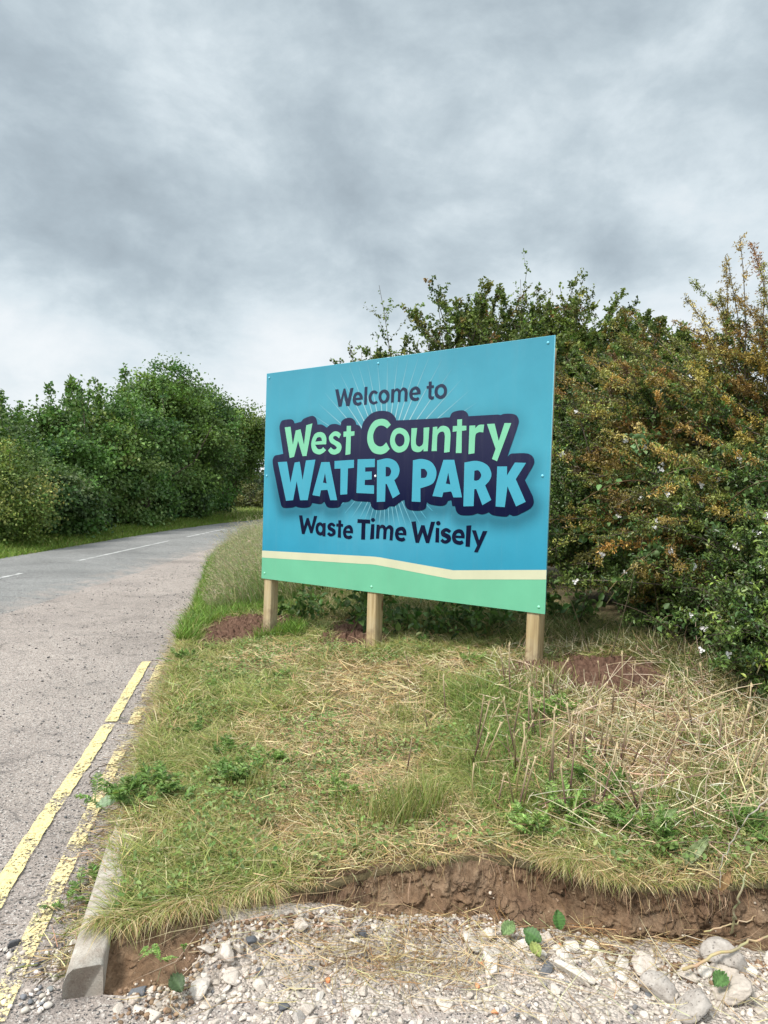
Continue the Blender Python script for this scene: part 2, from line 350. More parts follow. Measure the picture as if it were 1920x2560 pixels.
Hy = lambda x: np.interp(x, [-6, -3.2, -.8, .6, 1.8, 2.3, 3.2, 6], [20, 13, 8.8, 7.4, 6.4, 4.4, 3.6, 2.8])   # front of the right-hand hedge
def zv(x, y):
    d = x - K(y)
    rise = 0.105 * np.clip(d - 0.3, 0, 4.2)
    z = 0.10 + rise * (0.60 + 0.40 * sstep(2.6, 5.2, y)) * (1 - 0.65 * sstep(9, 18, y)) * (1 - sstep(12, 22, d))
    z = z * (0.25 + 0.75 * (1 - sstep(7, 10, y) * (1 - sstep(0.0, 1.2, d))))
    z = z + 0.05 * (fbm(x * 1.7, y * 1.7, 5) - 0.5) + 0.03 * (fbm(x * 6, y * 6, 9) - 0.5)
    return z
def ray(u, v): return RW @ np.array([(u - CX) / FPX, (v - CY) / FPX, 1.0])
def gp(u, v, zf=zv):
    """point of the ground that the photo shows at pixel u, v"""
    d = ray(u, v); z = 0.1
    for _ in range(12):
        s = (z - CAM[2]) / d[2]; z = float(zf(CAM[0] + d[0] * s, CAM[1] + d[1] * s)) if callable(zf) else zf
    s = (z - CAM[2]) / d[2]
    return CAM + d * s
def at(u, v, depth):
    d = ray(u, v); return CAM + d * (depth / d[1])

def gridfaces(n, m):
    i, j = np.meshgrid(np.arange(n - 1), np.arange(m - 1), indexing='ij')
    a = (i * m + j).ravel(); return np.stack([a, a + m, a + m + 1, a + 1], 1)

# base ground out to the horizon
g = 400
V = np.array([[-g, -g, -.09], [g, -g, -.09], [g, g * 3, -.09], [-g, g * 3, -.09]])
kind(build('ground', V, [[0, 1, 2, 3]], FIELD), 'structure')

# road
RP = np.array([(-6.2, -60), (-6.2, 10), (-6.2, 20), (-6.15, 26), (-5.75, 32), (-4.8, 38), (-2.8, 45), (1.5, 53), (11, 62), (30, 74), (80, 96.)])
def resample(P, step):
    P = np.asarray(P, float); seg = np.linalg.norm(np.diff(P, axis=0), axis=1); s = np.r_[0, np.cumsum(seg)]
    q = np.arange(0, s[-1], step)
    out = np.stack([np.interp(q, s, P[:, k]) for k in range(P.shape[1])], 1)
    for _ in range(6): out[1:-1] = (out[:-2] + 2 * out[1:-1] + out[2:]) / 4
    return out
def left_normal(P):
    T = unit(np.gradient(P, axis=0)); return np.stack([-T[:, 1], T[:, 0]], 1)
rc = resample(RP, 0.2); rn = left_normal(rc)
offs = np.array([1.78, 1.5, 0.7, 0, -0.7, -1.4, -2.0])
V = []
for i in range(len(rc)):
    for k, of in enumerate(offs):
        e = 0.16 * (fbm(rc[i, 1] * 1.9, of, 31, 4) - 0.5) if k in (0, len(offs) - 1) else 0
        q = rc[i] + rn[i] * (of + e * 2)
        V.append((q[0], q[1], -0.03 if k == len(offs) - 1 else 0.006 + 0.03 * (1 - (of / 1.8) ** 2)))
road = kind(build('road', V, gridfaces(len(rc), len(offs)), ROADM, smooth=True, col=np.tile(np.array([.5, .1, .1, .02, .1, .5, 1.0])[:, None], (len(rc), 3))), 'structure')
# centre line dashes
for (y0, y1) in ((-2, 4), (8.2, 12.3), (14.3, 20.6), (22.2, 27.2), (28.6, 33), (35, 39)):
    sel = [i for i in range(len(rc)) if y0 <= rc[i, 1] <= y1]
    V = []
    for i in sel:
        for s in (0.042, -0.042): V.append((*(rc[i] + rn[i] * s), 0.0415))
    build('centre_line', V, gridfaces(len(sel), 2), WHITEP, road)

# worn tarmac apron between the road and the kerb
ys = np.concatenate([np.linspace(-8, 2, 21), np.linspace(2.2, 24, 110)])
V = []
for y in ys:
    xr = float(K(y)) + 0.06 if y > 2.1 else 6.0
    for s in np.linspace(0, 1, 12):
        x = -4.9 + (xr + 4.9) * s
        V.append((x, y, -0.002 + 0.012 * (fbm(x * .9, y * .9, 44) - .5) * (1 - abs(2 * s - 1))))
apron = kind(build('apron', V, gridfaces(len(ys), 12), APRONM, smooth=True), 'structure')
def strip(name, pts, width, mat, z, breaks=()):
    c = resample(pts, 0.02); n = left_normal(c); V = []; F = []
    for i, q in enumerate(c):
        j = 0.010 * (fbm(i * 0.35, 3.3, 51, 3) - .5); wv_ = width * (1 + 0.22 * (fbm(i * 0.25, 9.1, 52, 3) - .5))
        for s in (0.5, 0.17, -0.17, -0.5):
            p = q + n[i] * (wv_ * s + j); zz = z + 0.012 * (fbm(p[0] * .9, p[1] * .9, 44) - .5) * 0.9
            V.append((p[0], p[1], zz))
    F = [f for f in gridfaces(len(c), 4) if not any(a < c[f[0] // 4, 1] < b for a, b in breaks)]
    return build(name, V, F, mat, apron)
def flat(pts, z=0.0): return [tuple(gp(u, v, z)[:2]) for u, v in pts]
strip('yellow_line', flat([(-160, 2560), (-60, 2345), (0, 2228), (110, 2052), (217, 1900), (297, 1772), (366, 1655)]), 0.076, YELLOW, 0.007, ((4.70, 4.745),))
strip('yellow_line', flat([(-20, 2560), (55, 2400), (96, 2310), (170, 2155), (240, 2010), (291, 1900), (337, 1800), (372, 1727), (407, 1655)]), 0.068, YELLOWORN, 0.007, ((4.33, 4.72), (5.1, 5.32)))

# verge (right-hand bank of grass), its front edge is the cut lip
ds = np.concatenate([np.linspace(0.05, 4.5, 130), np.linspace(4.7, 26, 40)])
ss = np.linspace(0, 1, 170)
V = np.zeros((len(ds), len(ss), 3))
for i, d in enumerate(ds):
    y0 = 2.6
    for _ in range(12): y0 = float(L(float(K(y0)) + d))
    y = y0 + (66 - y0) * ss ** 2.6
    x = K(y) + d
    z = zv(x, y) - 0.012
    z[0] -= 0.02
    V[i, :, 0], V[i, :, 1], V[i, :, 2] = x, y, z
verge = kind(build('verge', V.reshape(-1, 3), gridfaces(len(ds), len(ss))[:, ::-1], VERGE, smooth=True), 'structure')

# cut bank of soil below the lip
xs = np.concatenate([np.linspace(-0.94, 2.1, 640), np.linspace(2.12, 4.2, 80)]); vs = np.linspace(0, 1, 84)
Vb = np.zeros((len(xs), len(vs), 3))
for i, x in enumerate(xs):
    ly = float(L(x)); top = float(zv(x, ly)) + 0.004
    out = 0.10 + 0.09 * float(sstep(1.0, 0.4, x)) + 0.10 * float(sstep(-.1, -.6, x))
    v = vs
    prof = np.power(v, 0.75)
    y = ly + 0.03 - (1 - prof) * out * 1.5
    z = -0.07 + (top + 0.07) * v
    lump = 0.12 * (fbm(x * 7, z * 10 + 7, 61, 6) - 0.5) + 0.05 * (np.abs(fbm(x * 14, z * 18, 66, 4) - .5) * 2 - .3)
    env = np.sin(np.pi * np.clip(v, 0, 1)) ** 0.6
    wx, wz = x + .03 * (fbm(x * 16, z * 16, 64, 3) - .5), z + .03 * (fbm(x * 16 + 9, z * 16, 65, 3) - .5)
    for q, amp, sd_ in ((9, .016, 1), (21, .010, 2), (47, .005, 3)):
        a1, a2 = worley(wx * q + v * 0, wz * q * 1.15, 160 + sd_); lump = lump + amp * (np.clip((a2 - a1) * 2.2, 0, .6) - .35)
    y = y - lump * env * 1.2
    z = z + 0.025 * (fbm(x * 11, z * 11, 67, 4) - .5) * env
    y[-1] = ly + 0.10; z[-1] = top - 0.015
    Vb[i, :, 0] = x + 0.02 * (fbm(x * 12 + v * 3, v * 9, 68) - .5); Vb[i, :, 1] = y; Vb[i, :, 2] = z
kind(build('soil_bank', Vb.reshape(-1, 3), gridfaces(len(xs), len(vs)), SOIL, smooth=True), 'structure')

BANKV = Vb.copy()
# rubble bed in the foreground
def zr(x, y):
    heap = 0.10 * np.exp(-(((x + .28) / .34) ** 2 + ((y - 2.54) / .17) ** 2)) + 0.05 * np.exp(-(((x + .52) / .16) ** 2 + ((y - 2.44) / .12) ** 2)) + 0.03 * np.exp(-(((x - 1.2) / .6) ** 2 + ((y - 2.45) / .15) ** 2))
    return -0.004 + heap + 0.022 * (fbm(x * 4, y * 4, 71) - .5) + 0.012 * (fbm(x * 22, y * 22, 73) - .5) - 0.055 * sstep(-.70, -1.0, x)
gx, gy = np.linspace(-1.5, 4.5, 420), np.linspace(0.6, 2.95, 220)
GX, GY = np.meshgrid(gx, gy, indexing='ij')
kind(build('rubble_bed', np.stack([GX, GY, zr(GX, GY)], -1).reshape(-1, 3), gridfaces(420, 220), RUBBLE, smooth=True), 'structure')

# left-hand verge beyond the road
def zl(x, y):
    d = -7.95 - x; return 0.02 + 0.10 * sstep(0, 1.6, d) + 0.05 * (fbm(x * 1.5, y * 1.5, 81) - .5)
rows = np.arange(8, len(rc) - 60, 4); V = []
lo = np.linspace(1.62, 14, 26)
for i in rows:
    for of in lo:
        q = rc[i] + rn[i] * of
        dd = of - 1.75
        V.append((q[0], q[1], -0.01 + 0.11 * float(sstep(0, 1.6, dd)) + 0.05 * (float(fbm(q[0] * 1.5, q[1] * 1.5, 81)) - .5)))
kind(build('roadside', V, gridfaces(len(rows), len(lo)), VERGE, smooth=True), 'structure')

# kerb stones along the front of the verge
kc = resample([(float(K(y)), y) for y in np.linspace(2.17, 12, 60)], 0.915)
def kerb(p0, p1, lift, label, tilt=0.0):
    p0, p1 = np.array(p0), np.array(p1); T = unit(p1 - p0); n = np.array([T[1], -T[0]]); Ln = np.linalg.norm(p1 - p0) - 0.012
    prof = [(0.0, -.12), (0.004, .05), (0.018, .098), (0.034, .112), (0.112, .116), (0.122, .108), (0.125, -.12)]
    o = thing('kerb_stone', label, 'kerb', (p0[0], p0[1], 0), 'kerb stones edging the grass verge')
    st = np.linspace(0, 1, 14); V = []
    for s in st:
        ch = 0.012 if s in (0.0, 1.0) else 0
        for (a, z) in prof:
            zz = z + lift + tilt * (1 - s)
            if z > 0.08: zz -= ch + 0.006 * float(fbm(s * 9 + p0[1] * 7, a * 40, 91, 3))
            q = p0 + T * (Ln * s) + n * (a + 0.003 * float(fbm(s * 14, z * 30 + p0[1], 93)))
            V.append((q[0], q[1], zz))
    k = len(prof); F = [list(f) for f in gridfaces(len(st), k)]
    F = [f[::-1] for f in F]
    V = np.array(V); tri = []
    for f in F: tri += [[f[0], f[1], f[2]], [f[0], f[2], f[3]]]
    for e, base in ((1, 0), (-1, (len(st) - 1) * k)):
        for j in range(1, k - 1): tri.append([base, base + j, base + j + 1][::e])
    build('concrete_block', V, tri, CONCRETE, o)
names = ['exposed end kerb stone with a pale broken top beside the rubble', 'kerb stone half hidden by grass next to the exposed end kerb', 'third kerb stone from the rubble, sunk under overhanging grass',
         'buried kerb stone beside the gap in the inner yellow line', 'kerb stone beside the far ends of the yellow lines', 'farthest kerb stone, lost under the grass short of the left post']
for i, nm in enumerate(names): kerb(kc[i], kc[i + 1], (0, -.03, -.085, -.09, -.09, -.09)[i], nm, -0.006 if i == 0 else 0)

# ------------------------------------------------------------------ the sign
corn = dict(TL=(666.8, 934), TR=(1387.7, 837.6), BL=(653.8, 1445.5), BR=(1362.6, 1535.6))
A = []
for (X, Y), key in zip([(0, 1), (1, 1), (0, 0), (1, 0)], ('TL', 'TR', 'BL', 'BR')):
    u, v = corn[key]
    A += [[X, Y, 1, 0, 0, 0, -u * X, -u * Y, -u], [0, 0, 0, X, Y, 1, -v * X, -v * Y, -v]]
Hm = np.linalg.svd(np.array(A))[2][-1].reshape(3, 3)
Mm = np.array([[1 / FPX, 0, -CX / FPX], [0, 1 / FPX, -CY / FPX], [0, 0, 1]]) @ Hm; Mm /= Mm[2, 2]
sc_ = 3.0 / np.linalg.norm(Mm[:, 0])
S0 = CAM + RW @ (Mm[:, 2] * sc_); SA = RW @ (Mm[:, 0] * sc_); SB = RW @ (Mm[:, 1] * sc_)
SN = np.cross(SA, SB); SN /= np.linalg.norm(SN)
if SN @ (CAM - S0) < 0: SN = -SN
Hi = np.linalg.inv(Hm)
def st(u, v):
    q = Hi @ np.array([u, v, 1.0]); return q[0] / q[2], q[1] / q[2]
def onsign(s, t_, n=0.0): return S0 + SA * s + SB * t_ + SN * n
sign = thing('welcome_sign', 'large blue water park welcome sign on three timber posts, standing on the verge', 'sign', (S0 + SA * .5) * np.array([1, 1, 0]) + np.array([0, 0, 0.2]))

def ink(name, c, rough=0.42, spec=0.14):
    m, t, p, o = base_mat(name); P = pos(t)
    if c is None:
        a = N(t, 'ShaderNodeAttribute', attribute_name='col'); c = a.outputs['Color']
    n = noise(t, P, 3, 5, 0.6); n3 = noise(t, P, 60, 3, 0.7)
    base = mixc(t, ramp(t, n3, ((0.70, 0.0), (0.78, 0.25))), c, (0.6, 0.6, 0.58))
    mpv = N(t, 'ShaderNodeMapping'); mpv.inputs['Scale'].default_value = (16, 16, .9); t.links.new(P, mpv.inputs[0])
    base = mixc(t, ramp(t, noise(t, mpv.outputs[0], 1.0, 6, 0.65, 0.2), ((0.52, 0.0), (0.78, 0.055))), base, (0.50, 0.49, 0.44))
    base = mixc(t, 1.0, base, ramp(t, n, ((0.3, 0.58), (0.7, 0.65))), 'MULTIPLY')
    setc(t, p.inputs['Base Color'], base); p.inputs['Roughness'].default_value = rough; p.inputs['Specular IOR Level'].default_value = spec
    return m
INK = ink('printed_ink', None)
def contour(spec, org, s):
    """tokens 'x,y' are corners, '~x,y' smooth points; returns dense (u, v) in photo pixels"""
    pts = []
    for tk in spec.split():
        sm = tk[0] == '~'; x, y = tk.lstrip('~').split(','); pts.append((float(x) * s + org[0], float(y) * s + org[1], sm))
    return pts
def dense(pts, k=5):
    n = len(pts); out = []
    for i in range(n):
        a, b, c, d = pts[i - 1], pts[i], pts[(i + 1) % n], pts[(i + 2) % n]
        B, D = np.array(b[:2]), np.array(c[:2])
        if not (b[2] or c[2]): out.append(B); continue
        t0 = (D - np.array(a[:2])) / 2 if b[2] else (D - B)
        t1 = (np.array(d[:2]) - B) / 2 if c[2] else (D - B)
        lim = np.linalg.norm(D - B) * 1.1
        for tt in (t0, t1):
            l_ = np.linalg.norm(tt)
            if l_ > lim: tt *= lim / l_
        for q in range(k):
            h = q / k
            out.append((2 * h**3 - 3 * h**2 + 1) * B + (h**3 - 2 * h**2 + h) * t0 + (-2 * h**3 + 3 * h**2) * D + (h**3 - h**2) * t1)
    return [tuple(p) for p in out]
def flatshape(name, glyphs, colf, n):
    """glyphs: list of [outer, hole, ...] in photo pixels, laid on the face of the sign n metres proud"""
    V, F, Cc = [], [], []
    for loops in glyphs:
        P2 = [[Vector((*st(u, v), 0)) for u, v in lp] for lp in loops]
        P2 = [[Vector((q.x * 1.5, q.y, 0)) for q in lp] for lp in P2]
        tris = tessellate_polygon(P2); b = len(V)
        for lp in P2:
            for q in lp: V.append(onsign(q.x / 1.5, q.y, n)); Cc.append(colf(q.x / 1.5, q.y))
        for tr in tris:
            a, b_, c_ = (np.array(V[b + i]) for i in tr)
            F.append([b + i for i in (tr if np.cross(b_ - a, c_ - a) @ SN > 0 else tr[::-1])])
    return build(name, V, F, INK, sign, np.array(Cc))
def G(org, s, *specs): return [dense(contour(q, org, s)) for q in specs]
def circ(org, s, x, y, r): return [[(org[0] + s * (x + r * math.cos(a)), org[1] + s * (y + r * math.sin(a))) for a in np.linspace(0, 2 * math.pi, 20, endpoint=False)]]
R1, R2, R3 = ((830, 940), .18083), ((690, 1030), .18686), ((1000, 1020), .18686)
R4, R5, R6, R7 = ((680, 1130), .19892), ((1010, 1130), .19892), ((740, 1280), .15069), ((980, 1290), .15069)
welcome = [
 G(*R1, '47,187 91,183 122,330 163,176 186,173 222,320 258,168 299,164 243,415 199,415 166,260 134,420 93,426'),
 G(*R1, '427,325 ~424,275 ~400,234 ~358,221 ~315,243 ~289,315 ~303,385 ~355,410 ~392,400 415,376 396,353 ~370,369 ~345,362 331,333', '329,303 386,297 ~376,268 ~357,261 ~338,276'),
 G(*R1, '454,153 492,147 482,395 445,398'),
 G(*R1, '637,225 ~600,200 ~550,210 ~512,270 ~515,350 ~565,393 ~605,385 636,368 616,342 ~590,357 ~560,345 ~547,300 ~560,255 ~585,238 614,252'),
 G(*R1, '~722,187 ~775,207 ~798,265 ~780,345 ~720,382 ~668,358 ~645,290 ~665,220', '~722,228 ~756,270 ~745,320 ~718,342 ~688,310 ~685,265 ~700,238'),
 G(*R1, '823,185 863,178 863,203 ~885,175 ~910,170 ~938,185 948,198 ~975,163 ~1005,160 ~1038,180 ~1048,220 1041,350 1003,353 1007,230 ~998,205 ~985,198 ~965,208 ~953,235 946,357 911,359 916,235 ~908,212 ~892,205 ~872,218 ~862,245 855,365 818,368'),
 G(*R1, '1226,251 ~1222,190 ~1190,152 ~1150,145 ~1095,180 ~1070,250 ~1090,320 ~1145,345 ~1185,338 1211,313 1192,290 ~1165,303 ~1130,295 1112,262', '1112,232 1180,226 ~1170,195 ~1148,186 ~1124,200'),
 G(*R1, '1340,79 1380,75 1379,130 1411,127 1410,164 1378,168 1375,262 ~1382,282 ~1395,283 1410,280 1410,318 ~1375,328 ~1345,312 ~1335,285 1338,173 1311,176 1311,139 1339,136'),
 G(*R1, '~1515,110 ~1572,135 ~1592,200 ~1572,280 ~1505,317 ~1440,290 ~1420,225 ~1440,150', '~1512,152 ~1545,180 ~1547,235 ~1505,273 ~1468,245 ~1463,200 ~1480,165')]
west = [
 G(*R2, '122,207 199,197 230,440 268,248 333,231 379,437 410,178 492,153 413,588 360,591 300,388 246,600 188,616'),
 G(*R2, '676,432 ~678,350 ~650,290 ~590,268 ~520,300 ~476,420 ~500,530 ~575,568 ~630,550 674,513 636,470 ~610,495 ~565,495 527,438', '531,398 620,387 ~610,348 ~580,335 ~550,352'),
 G(*R2, '875,298 ~835,265 ~775,265 ~715,330 ~730,405 ~790,445 ~818,475 ~800,500 ~770,500 738,472 700,516 ~740,560 ~800,568 ~860,535 ~882,470 ~860,415 ~800,380 ~768,350 ~785,322 ~815,325 848,352'),
 G(*R2, '951,187 1008,185 1007,260 1055,258 1053,315 1006,324 1000,564 933,577 945,331 907,334 908,264 949,260'),
 G(*R2, '1541,170 ~1490,112 ~1410,92 ~1310,130 ~1240,250 ~1228,400 ~1290,530 ~1390,567 ~1470,547 1526,495 1480,407 ~1430,455 ~1375,458 ~1320,410 ~1305,310 ~1340,220 ~1390,183 ~1445,187 1492,220'),
 G(*R3, '~0,265 ~95,310 ~133,420 ~90,550 ~-10,597 ~-95,550 ~-129,440 ~-90,310', '~0,340 ~50,370 ~66,425 ~50,490 ~-5,517 ~-50,480 ~-64,420 ~-45,360'),
 G(*R3, '158,272 234,268 216,430 ~222,490 ~260,517 ~305,490 ~317,430 321,265 397,258 375,577 320,580 318,548 ~280,583 ~225,590 ~170,560 ~152,480'),
 G(*R3, '445,255 504,250 503,290 ~550,245 ~610,242 ~660,275 ~680,350 668,588 594,598 605,380 ~595,330 ~565,315 ~520,340 ~503,390 496,576 426,577'),
 G(*R3, '770,155 835,150 833,238 893,238 892,298 832,307 828,603 751,603 763,312 708,320 712,243 770,240'),
 G(*R3, '933,237 1012,233 1011,270 ~1060,228 1130,222 1118,327 ~1060,325 ~1015,360 1000,606 920,618'),
 G(*R3, '1168,215 1270,210 1325,440 1402,202 1493,202 1302,713 1235,682 1283,547')]
water = [
 G(*R4, '78,128 192,121 236,385 289,133 352,122 389,352 431,107 550,96 453,605 357,606 315,368 270,605 181,613'),
 G(*R4, '624,128 728,126 823,606 737,605 702,475 619,481 605,557 512,542', '670,265 692,395 645,385'),
 G(*R4, '790,113 1035,98 1034,198 959,207 949,531 862,537 866,208 790,211'),
 G(*R4, '1081,92 1297,87 1296,190 1176,193 1175,248 1258,245 1257,345 1172,351 1169,416 1287,420 1286,525 1065,515'),
 G(*R4, '1325,105 ~1460,80 ~1560,120 ~1606,210 ~1590,300 1541,355 1612,525 1522,583 1447,402 1431,402 1425,623 1321,628', '1433,186 ~1480,195 ~1502,245 ~1480,300 1433,309'),
 G(*R5, '117,105 ~230,88 ~350,130 ~412,250 ~370,390 ~230,450 211,455 211,628 101,622', '217,212 ~265,215 ~296,265 ~275,320 217,327'),
 G(*R5, '500,99 635,98 733,570 625,571 597,495 498,508 482,568 362,553', '560,260 587,408 530,397'),
 G(*R5, '764,132 ~920,112 ~1050,165 ~1102,270 ~1080,355 1023,420 1100,603 989,668 912,465 887,467 879,680 750,683', '889,235 ~940,232 ~975,290 ~950,345 ~905,362 884,355'),
 G(*R5, '1176,182 1299,182 1298,295 1398,132 1538,137 1408,342 1533,627 1412,684 1304,430 1270,693 1155,685')]
waste = [
 G(*R6, '53,56 107,55 135,238 181,98 215,100 258,247 303,63 355,66 275,352 239,350 195,208 143,367 101,363'),
 G(*R6, '451,182 495,182 490,405 443,402 443,380 ~400,390 ~345,355 ~327,275 ~345,200 ~390,170 ~430,178 450,200', '~410,222 ~440,265 ~435,315 ~410,337 ~380,310 ~372,265 ~385,232'),
 G(*R6, '658,215 ~610,178 ~560,185 ~525,230 ~540,290 ~590,320 ~608,345 ~585,358 549,332 517,365 ~560,402 ~610,400 ~655,365 ~655,300 ~620,270 ~578,243 ~585,225 ~605,228 632,250'),
 G(*R6, '706,135 752,138 751,195 784,198 783,245 748,243 747,430 694,418 705,243 671,240 673,190 705,193'),
 G(*R6, '949,353 ~945,280 ~915,225 ~865,218 ~805,260 ~782,340 ~805,420 ~870,450 ~915,440 940,415 913,383 ~880,395 ~845,385 830,347', '832,305 902,312 ~890,280 ~865,272 ~842,285'),
 G(*R6, '1025,117 1233,127 1232,192 1155,188 1147,457 1083,455 1092,182 1022,180'),
 G(*R6, '1251,200 1304,202 1297,445 1230,455'), circ(*R6, 1281, 131, 33),
 G(*R6, '1341,208 1390,210 1388,235 ~1430,208 ~1470,222 1497,255 ~1545,218 ~1590,228 ~1620,280 1603,473 1555,467 1565,310 ~1555,280 ~1535,275 ~1510,300 1496,453 1448,450 1453,300 ~1440,270 ~1420,265 ~1395,285 1380,443 1328,440'),
 G(*R7, '240,320 ~238,250 ~205,190 ~150,178 ~80,210 ~52,300 ~80,390 ~155,423 ~200,415 227,393 202,350 ~170,363 ~125,352 107,313', '108,273 187,283 ~175,250 ~150,240 ~122,250'),
 G(*R7, '323,95 396,87 430,320 488,150 544,154 592,330 650,93 717,95 618,450 565,447 510,268 448,445 394,442'),
 G(*R7, '731,194 786,199 782,438 721,437'), circ(*R7, 771, 119, 37),
 G(*R7, '985,245 ~930,205 ~870,205 ~815,255 ~825,325 ~890,362 ~915,385 ~895,400 ~870,400 842,373 803,412 ~850,450 ~910,455 ~970,415 ~982,360 ~955,310 ~880,275 ~890,258 ~915,260 950,285'),
 G(*R7, '1207,370 ~1205,300 ~1170,235 ~1105,218 ~1030,255 ~997,345 ~1025,440 ~1110,478 ~1160,470 1193,447 1168,400 ~1130,415 ~1080,400 1057,362', '1060,322 1150,328 ~1140,295 ~1110,280 ~1080,290'),
 G(*R7, '1238,159 1318,153 1293,511 1222,506'),
 G(*R7, '1328,235 1397,238 1448,405 1511,247 1585,250 1425,603 1363,598 1415,490')]
nav = (contour('100,560 52,240 ~50,190 ~75,125 ~120,105 ~200,98 ~235,115 252,153 340,130 ~375,90 ~485,52 ~535,80 ~555,150 557,168 ~620,170 683,210 ~730,170 ~800,160 868,180 ~880,125 ~935,85 ~1010,80 ~1060,120 1075,168 ~1120,185 1145,232 ~1175,130 ~1280,20 ~1400,-15 ~1520,0 ~1590,60 1612,112', *R2)
     + contour('50,163 545,137 ~600,127 668,127 ~700,65 ~770,38 ~850,33 ~900,65 920,110 1310,88 1350,95 ~1390,80 ~1500,78 ~1570,110 ~1590,200 1437,658 ~1480,615', *R3)
     + contour('~1390,18 ~1550,18 ~1625,65 ~1635,150 1522,352 1622,560 ~1632,640 ~1590,710 1420,800 ~1370,803 1330,783 ~1290,812 ~1180,805 ~1110,790 1068,758 ~990,785 925,772 ~850,795 ~720,793 ~665,755 643,680 610,680 597,605 555,615 ~520,665 ~450,678 ~330,658 290,630 ~270,710 ~200,738 ~80,730 ~25,690 7,602', *R5)
     + contour('1640,610 1540,685 1480,683 ~1430,720 ~1310,728 ~1255,690 1238,628 ~1050,615 1003,592 ~960,625 885,633 ~850,690 ~780,702 ~700,692 660,625 ~610,655 508,640 ~475,690 ~400,702 ~330,695 302,682 ~260,698 ~150,702 ~115,660 20,200 ~10,110 ~35,50 ~90,35', *R4))
navd = dense(nav, 4)
lerp = lambda a, b, t_: tuple(a[i] + (b[i] - a[i]) * t_ for i in range(3))
BLUE_T, BLUE_M, BLUE_B = srgb(84, 172, 198), srgb(86, 186, 212), srgb(54, 166, 202)
NV_T, NV_B = srgb(54, 56, 88), srgb(2, 14, 60)
def blue(s, t_):
    return lerp(BLUE_M, BLUE_T, min(1, (t_ - .6) / .4)) if t_ > .6 else lerp(BLUE_B, BLUE_M, min(1, max(0, (t_ - .1) / .5)))
def box_on_sign(s0, s1, t0, t1, n0, n1):
    V = [onsign(s, t_, n) for n in (n0, n1) for (s, t_) in ((s0, t0), (s1, t0), (s1, t1), (s0, t1))]
    return V, [[3, 2, 1, 0], [4, 5, 6, 7], [0, 1, 5, 4], [1, 2, 6, 5], [2, 3, 7, 6], [3, 0, 4, 7]]
V, F = box_on_sign(0, 1, 0, 1, -0.010, 0.0)
build('panel', V, F, plain('panel_edge', srgb(112, 176, 190), 0.4), sign)
# printed face: blue with the logo's printed drop shadow and pale burst
gs, gt = np.linspace(0.001, .999, 190), np.linspace(.001, .999, 130)
navst = np.array([st(u, v) for u, v in navd]); navm = navst * np.array([3.0, 2.0])
seg0, seg1 = navm, np.roll(navm, -1, 0)
V = []; Cc = []
ctr = np.array(st(965, 1160)) * np.array([3.0, 2.0])
for s in gs:
    for t_ in gt:
        V.append(onsign(s, t_, 0.0006))
        q = np.array([s * 3.0, t_ * 2.0])
        def dist(q):
            ab = seg1 - seg0; h = np.clip(((q - seg0) * ab).sum(1) / np.maximum((ab * ab).sum(1), 1e-12), 0, 1)
            return np.sqrt((((q - seg0) - ab * h[:, None]) ** 2).sum(1).min())
        c = blue(s, t_)
        low = max(0.0, min(1.0, (ctr[1] + .1 - q[1]) / .4))
        sh = math.exp(-(dist(q + np.array([0, 0.035])) / 0.075) ** 2) * (0.26 + 0.38 * low)
        gl = math.exp(-(np.linalg.norm(q - ctr) / 0.75) ** 2) * 0.16
        c = lerp(c, (0.45, 0.78, 0.86), gl)
        Cc.append(lerp(c, (0.02, 0.12, 0.18), sh))
build('printed_face', V, gridfaces(190, 130), INK, sign, np.array(Cc), smooth=True)
# pale burst lines
V, F, Cc = [], [], []
def raylines(angs, r0, r1, w0, a0):
    for a in angs:
        for q, r in enumerate((r0, r1)):
            dx, dy = math.sin(rad(a)) * 1.0, math.cos(rad(a))
            for sgn in (-1, 1):
                p_ = ctr + np.array([dx, dy]) * r + np.array([dy, -dx]) * sgn * w0 * (1 if q == 0 else 0.7)
                p_[0] = min(max(p_[0], 0.02), 2.98); p_[1] = min(max(p_[1], 0.02), 1.985)
                V.append(onsign(p_[0] / 3, p_[1] / 2, 0.0013)); b_ = blue(p_[0] / 3, p_[1] / 2)
                Cc.append(lerp(b_, (0.62, 0.88, 0.93), a0 if q == 0 else 0.06))
        k = len(V) - 4; F.append([k, k + 1, k + 3, k + 2])
raylines([-62, -55, -48, -41, -34, -27, -20.5, -14, -7.5, -1, 5.5, 12, 18.5, 25.5, 33, 40.5, 48, 55, 62], 0.35, 0.98, 0.0045, 0.85)
raylines([180 + a for a in (-52, -44, -37, -30, -24, -18, -12, -6, 0, 6, 12, 18, 24, 30, 38, 46, 54)], 0.2, 0.62, 0.004, 0.6)
build('burst_lines', V, F, INK, sign, np.array(Cc))
# stripes at the foot
Rz = ((620, 1160), .48222)
cream = [contour('60,447.3 600,477 ~670,482 ~740,494 1065,551 1560,550 1560,600 1062,598 ~720,533 ~650,521 590,517.5 60,483.3', *Rz)]
def clipst(pts):
    return [tuple(q) for q in pts]
cr = dense(cream[0], 4)
def clamp_edge(lp):
    out = []
    for (u, v) in lp:
        s, t_ = st(u, v); s = min(max(s, 0.0), 1.0); q = Hm @ np.array([s, t_, 1]); out.append((q[0] / q[2], q[1] / q[2]))
    return out
CREAM, GREEN = srgb(238, 238, 204), srgb(128, 214, 174)
flatshape('cream_stripe', [[clamp_edge(cr)]], lambda s, t_: CREAM, 0.0022)
gr = dense(contour('60,480 590,512 1062,590 1560,590 1560,800 1560,800', *Rz)[:5], 4)
lowline = [(corn['BR'][0], corn['BR'][1]), (corn['BL'][0], corn['BL'][1])]
gtop = [(u, v) for u, v, _ in contour('60,478 590,510 1062,588 1560,588', *Rz)]
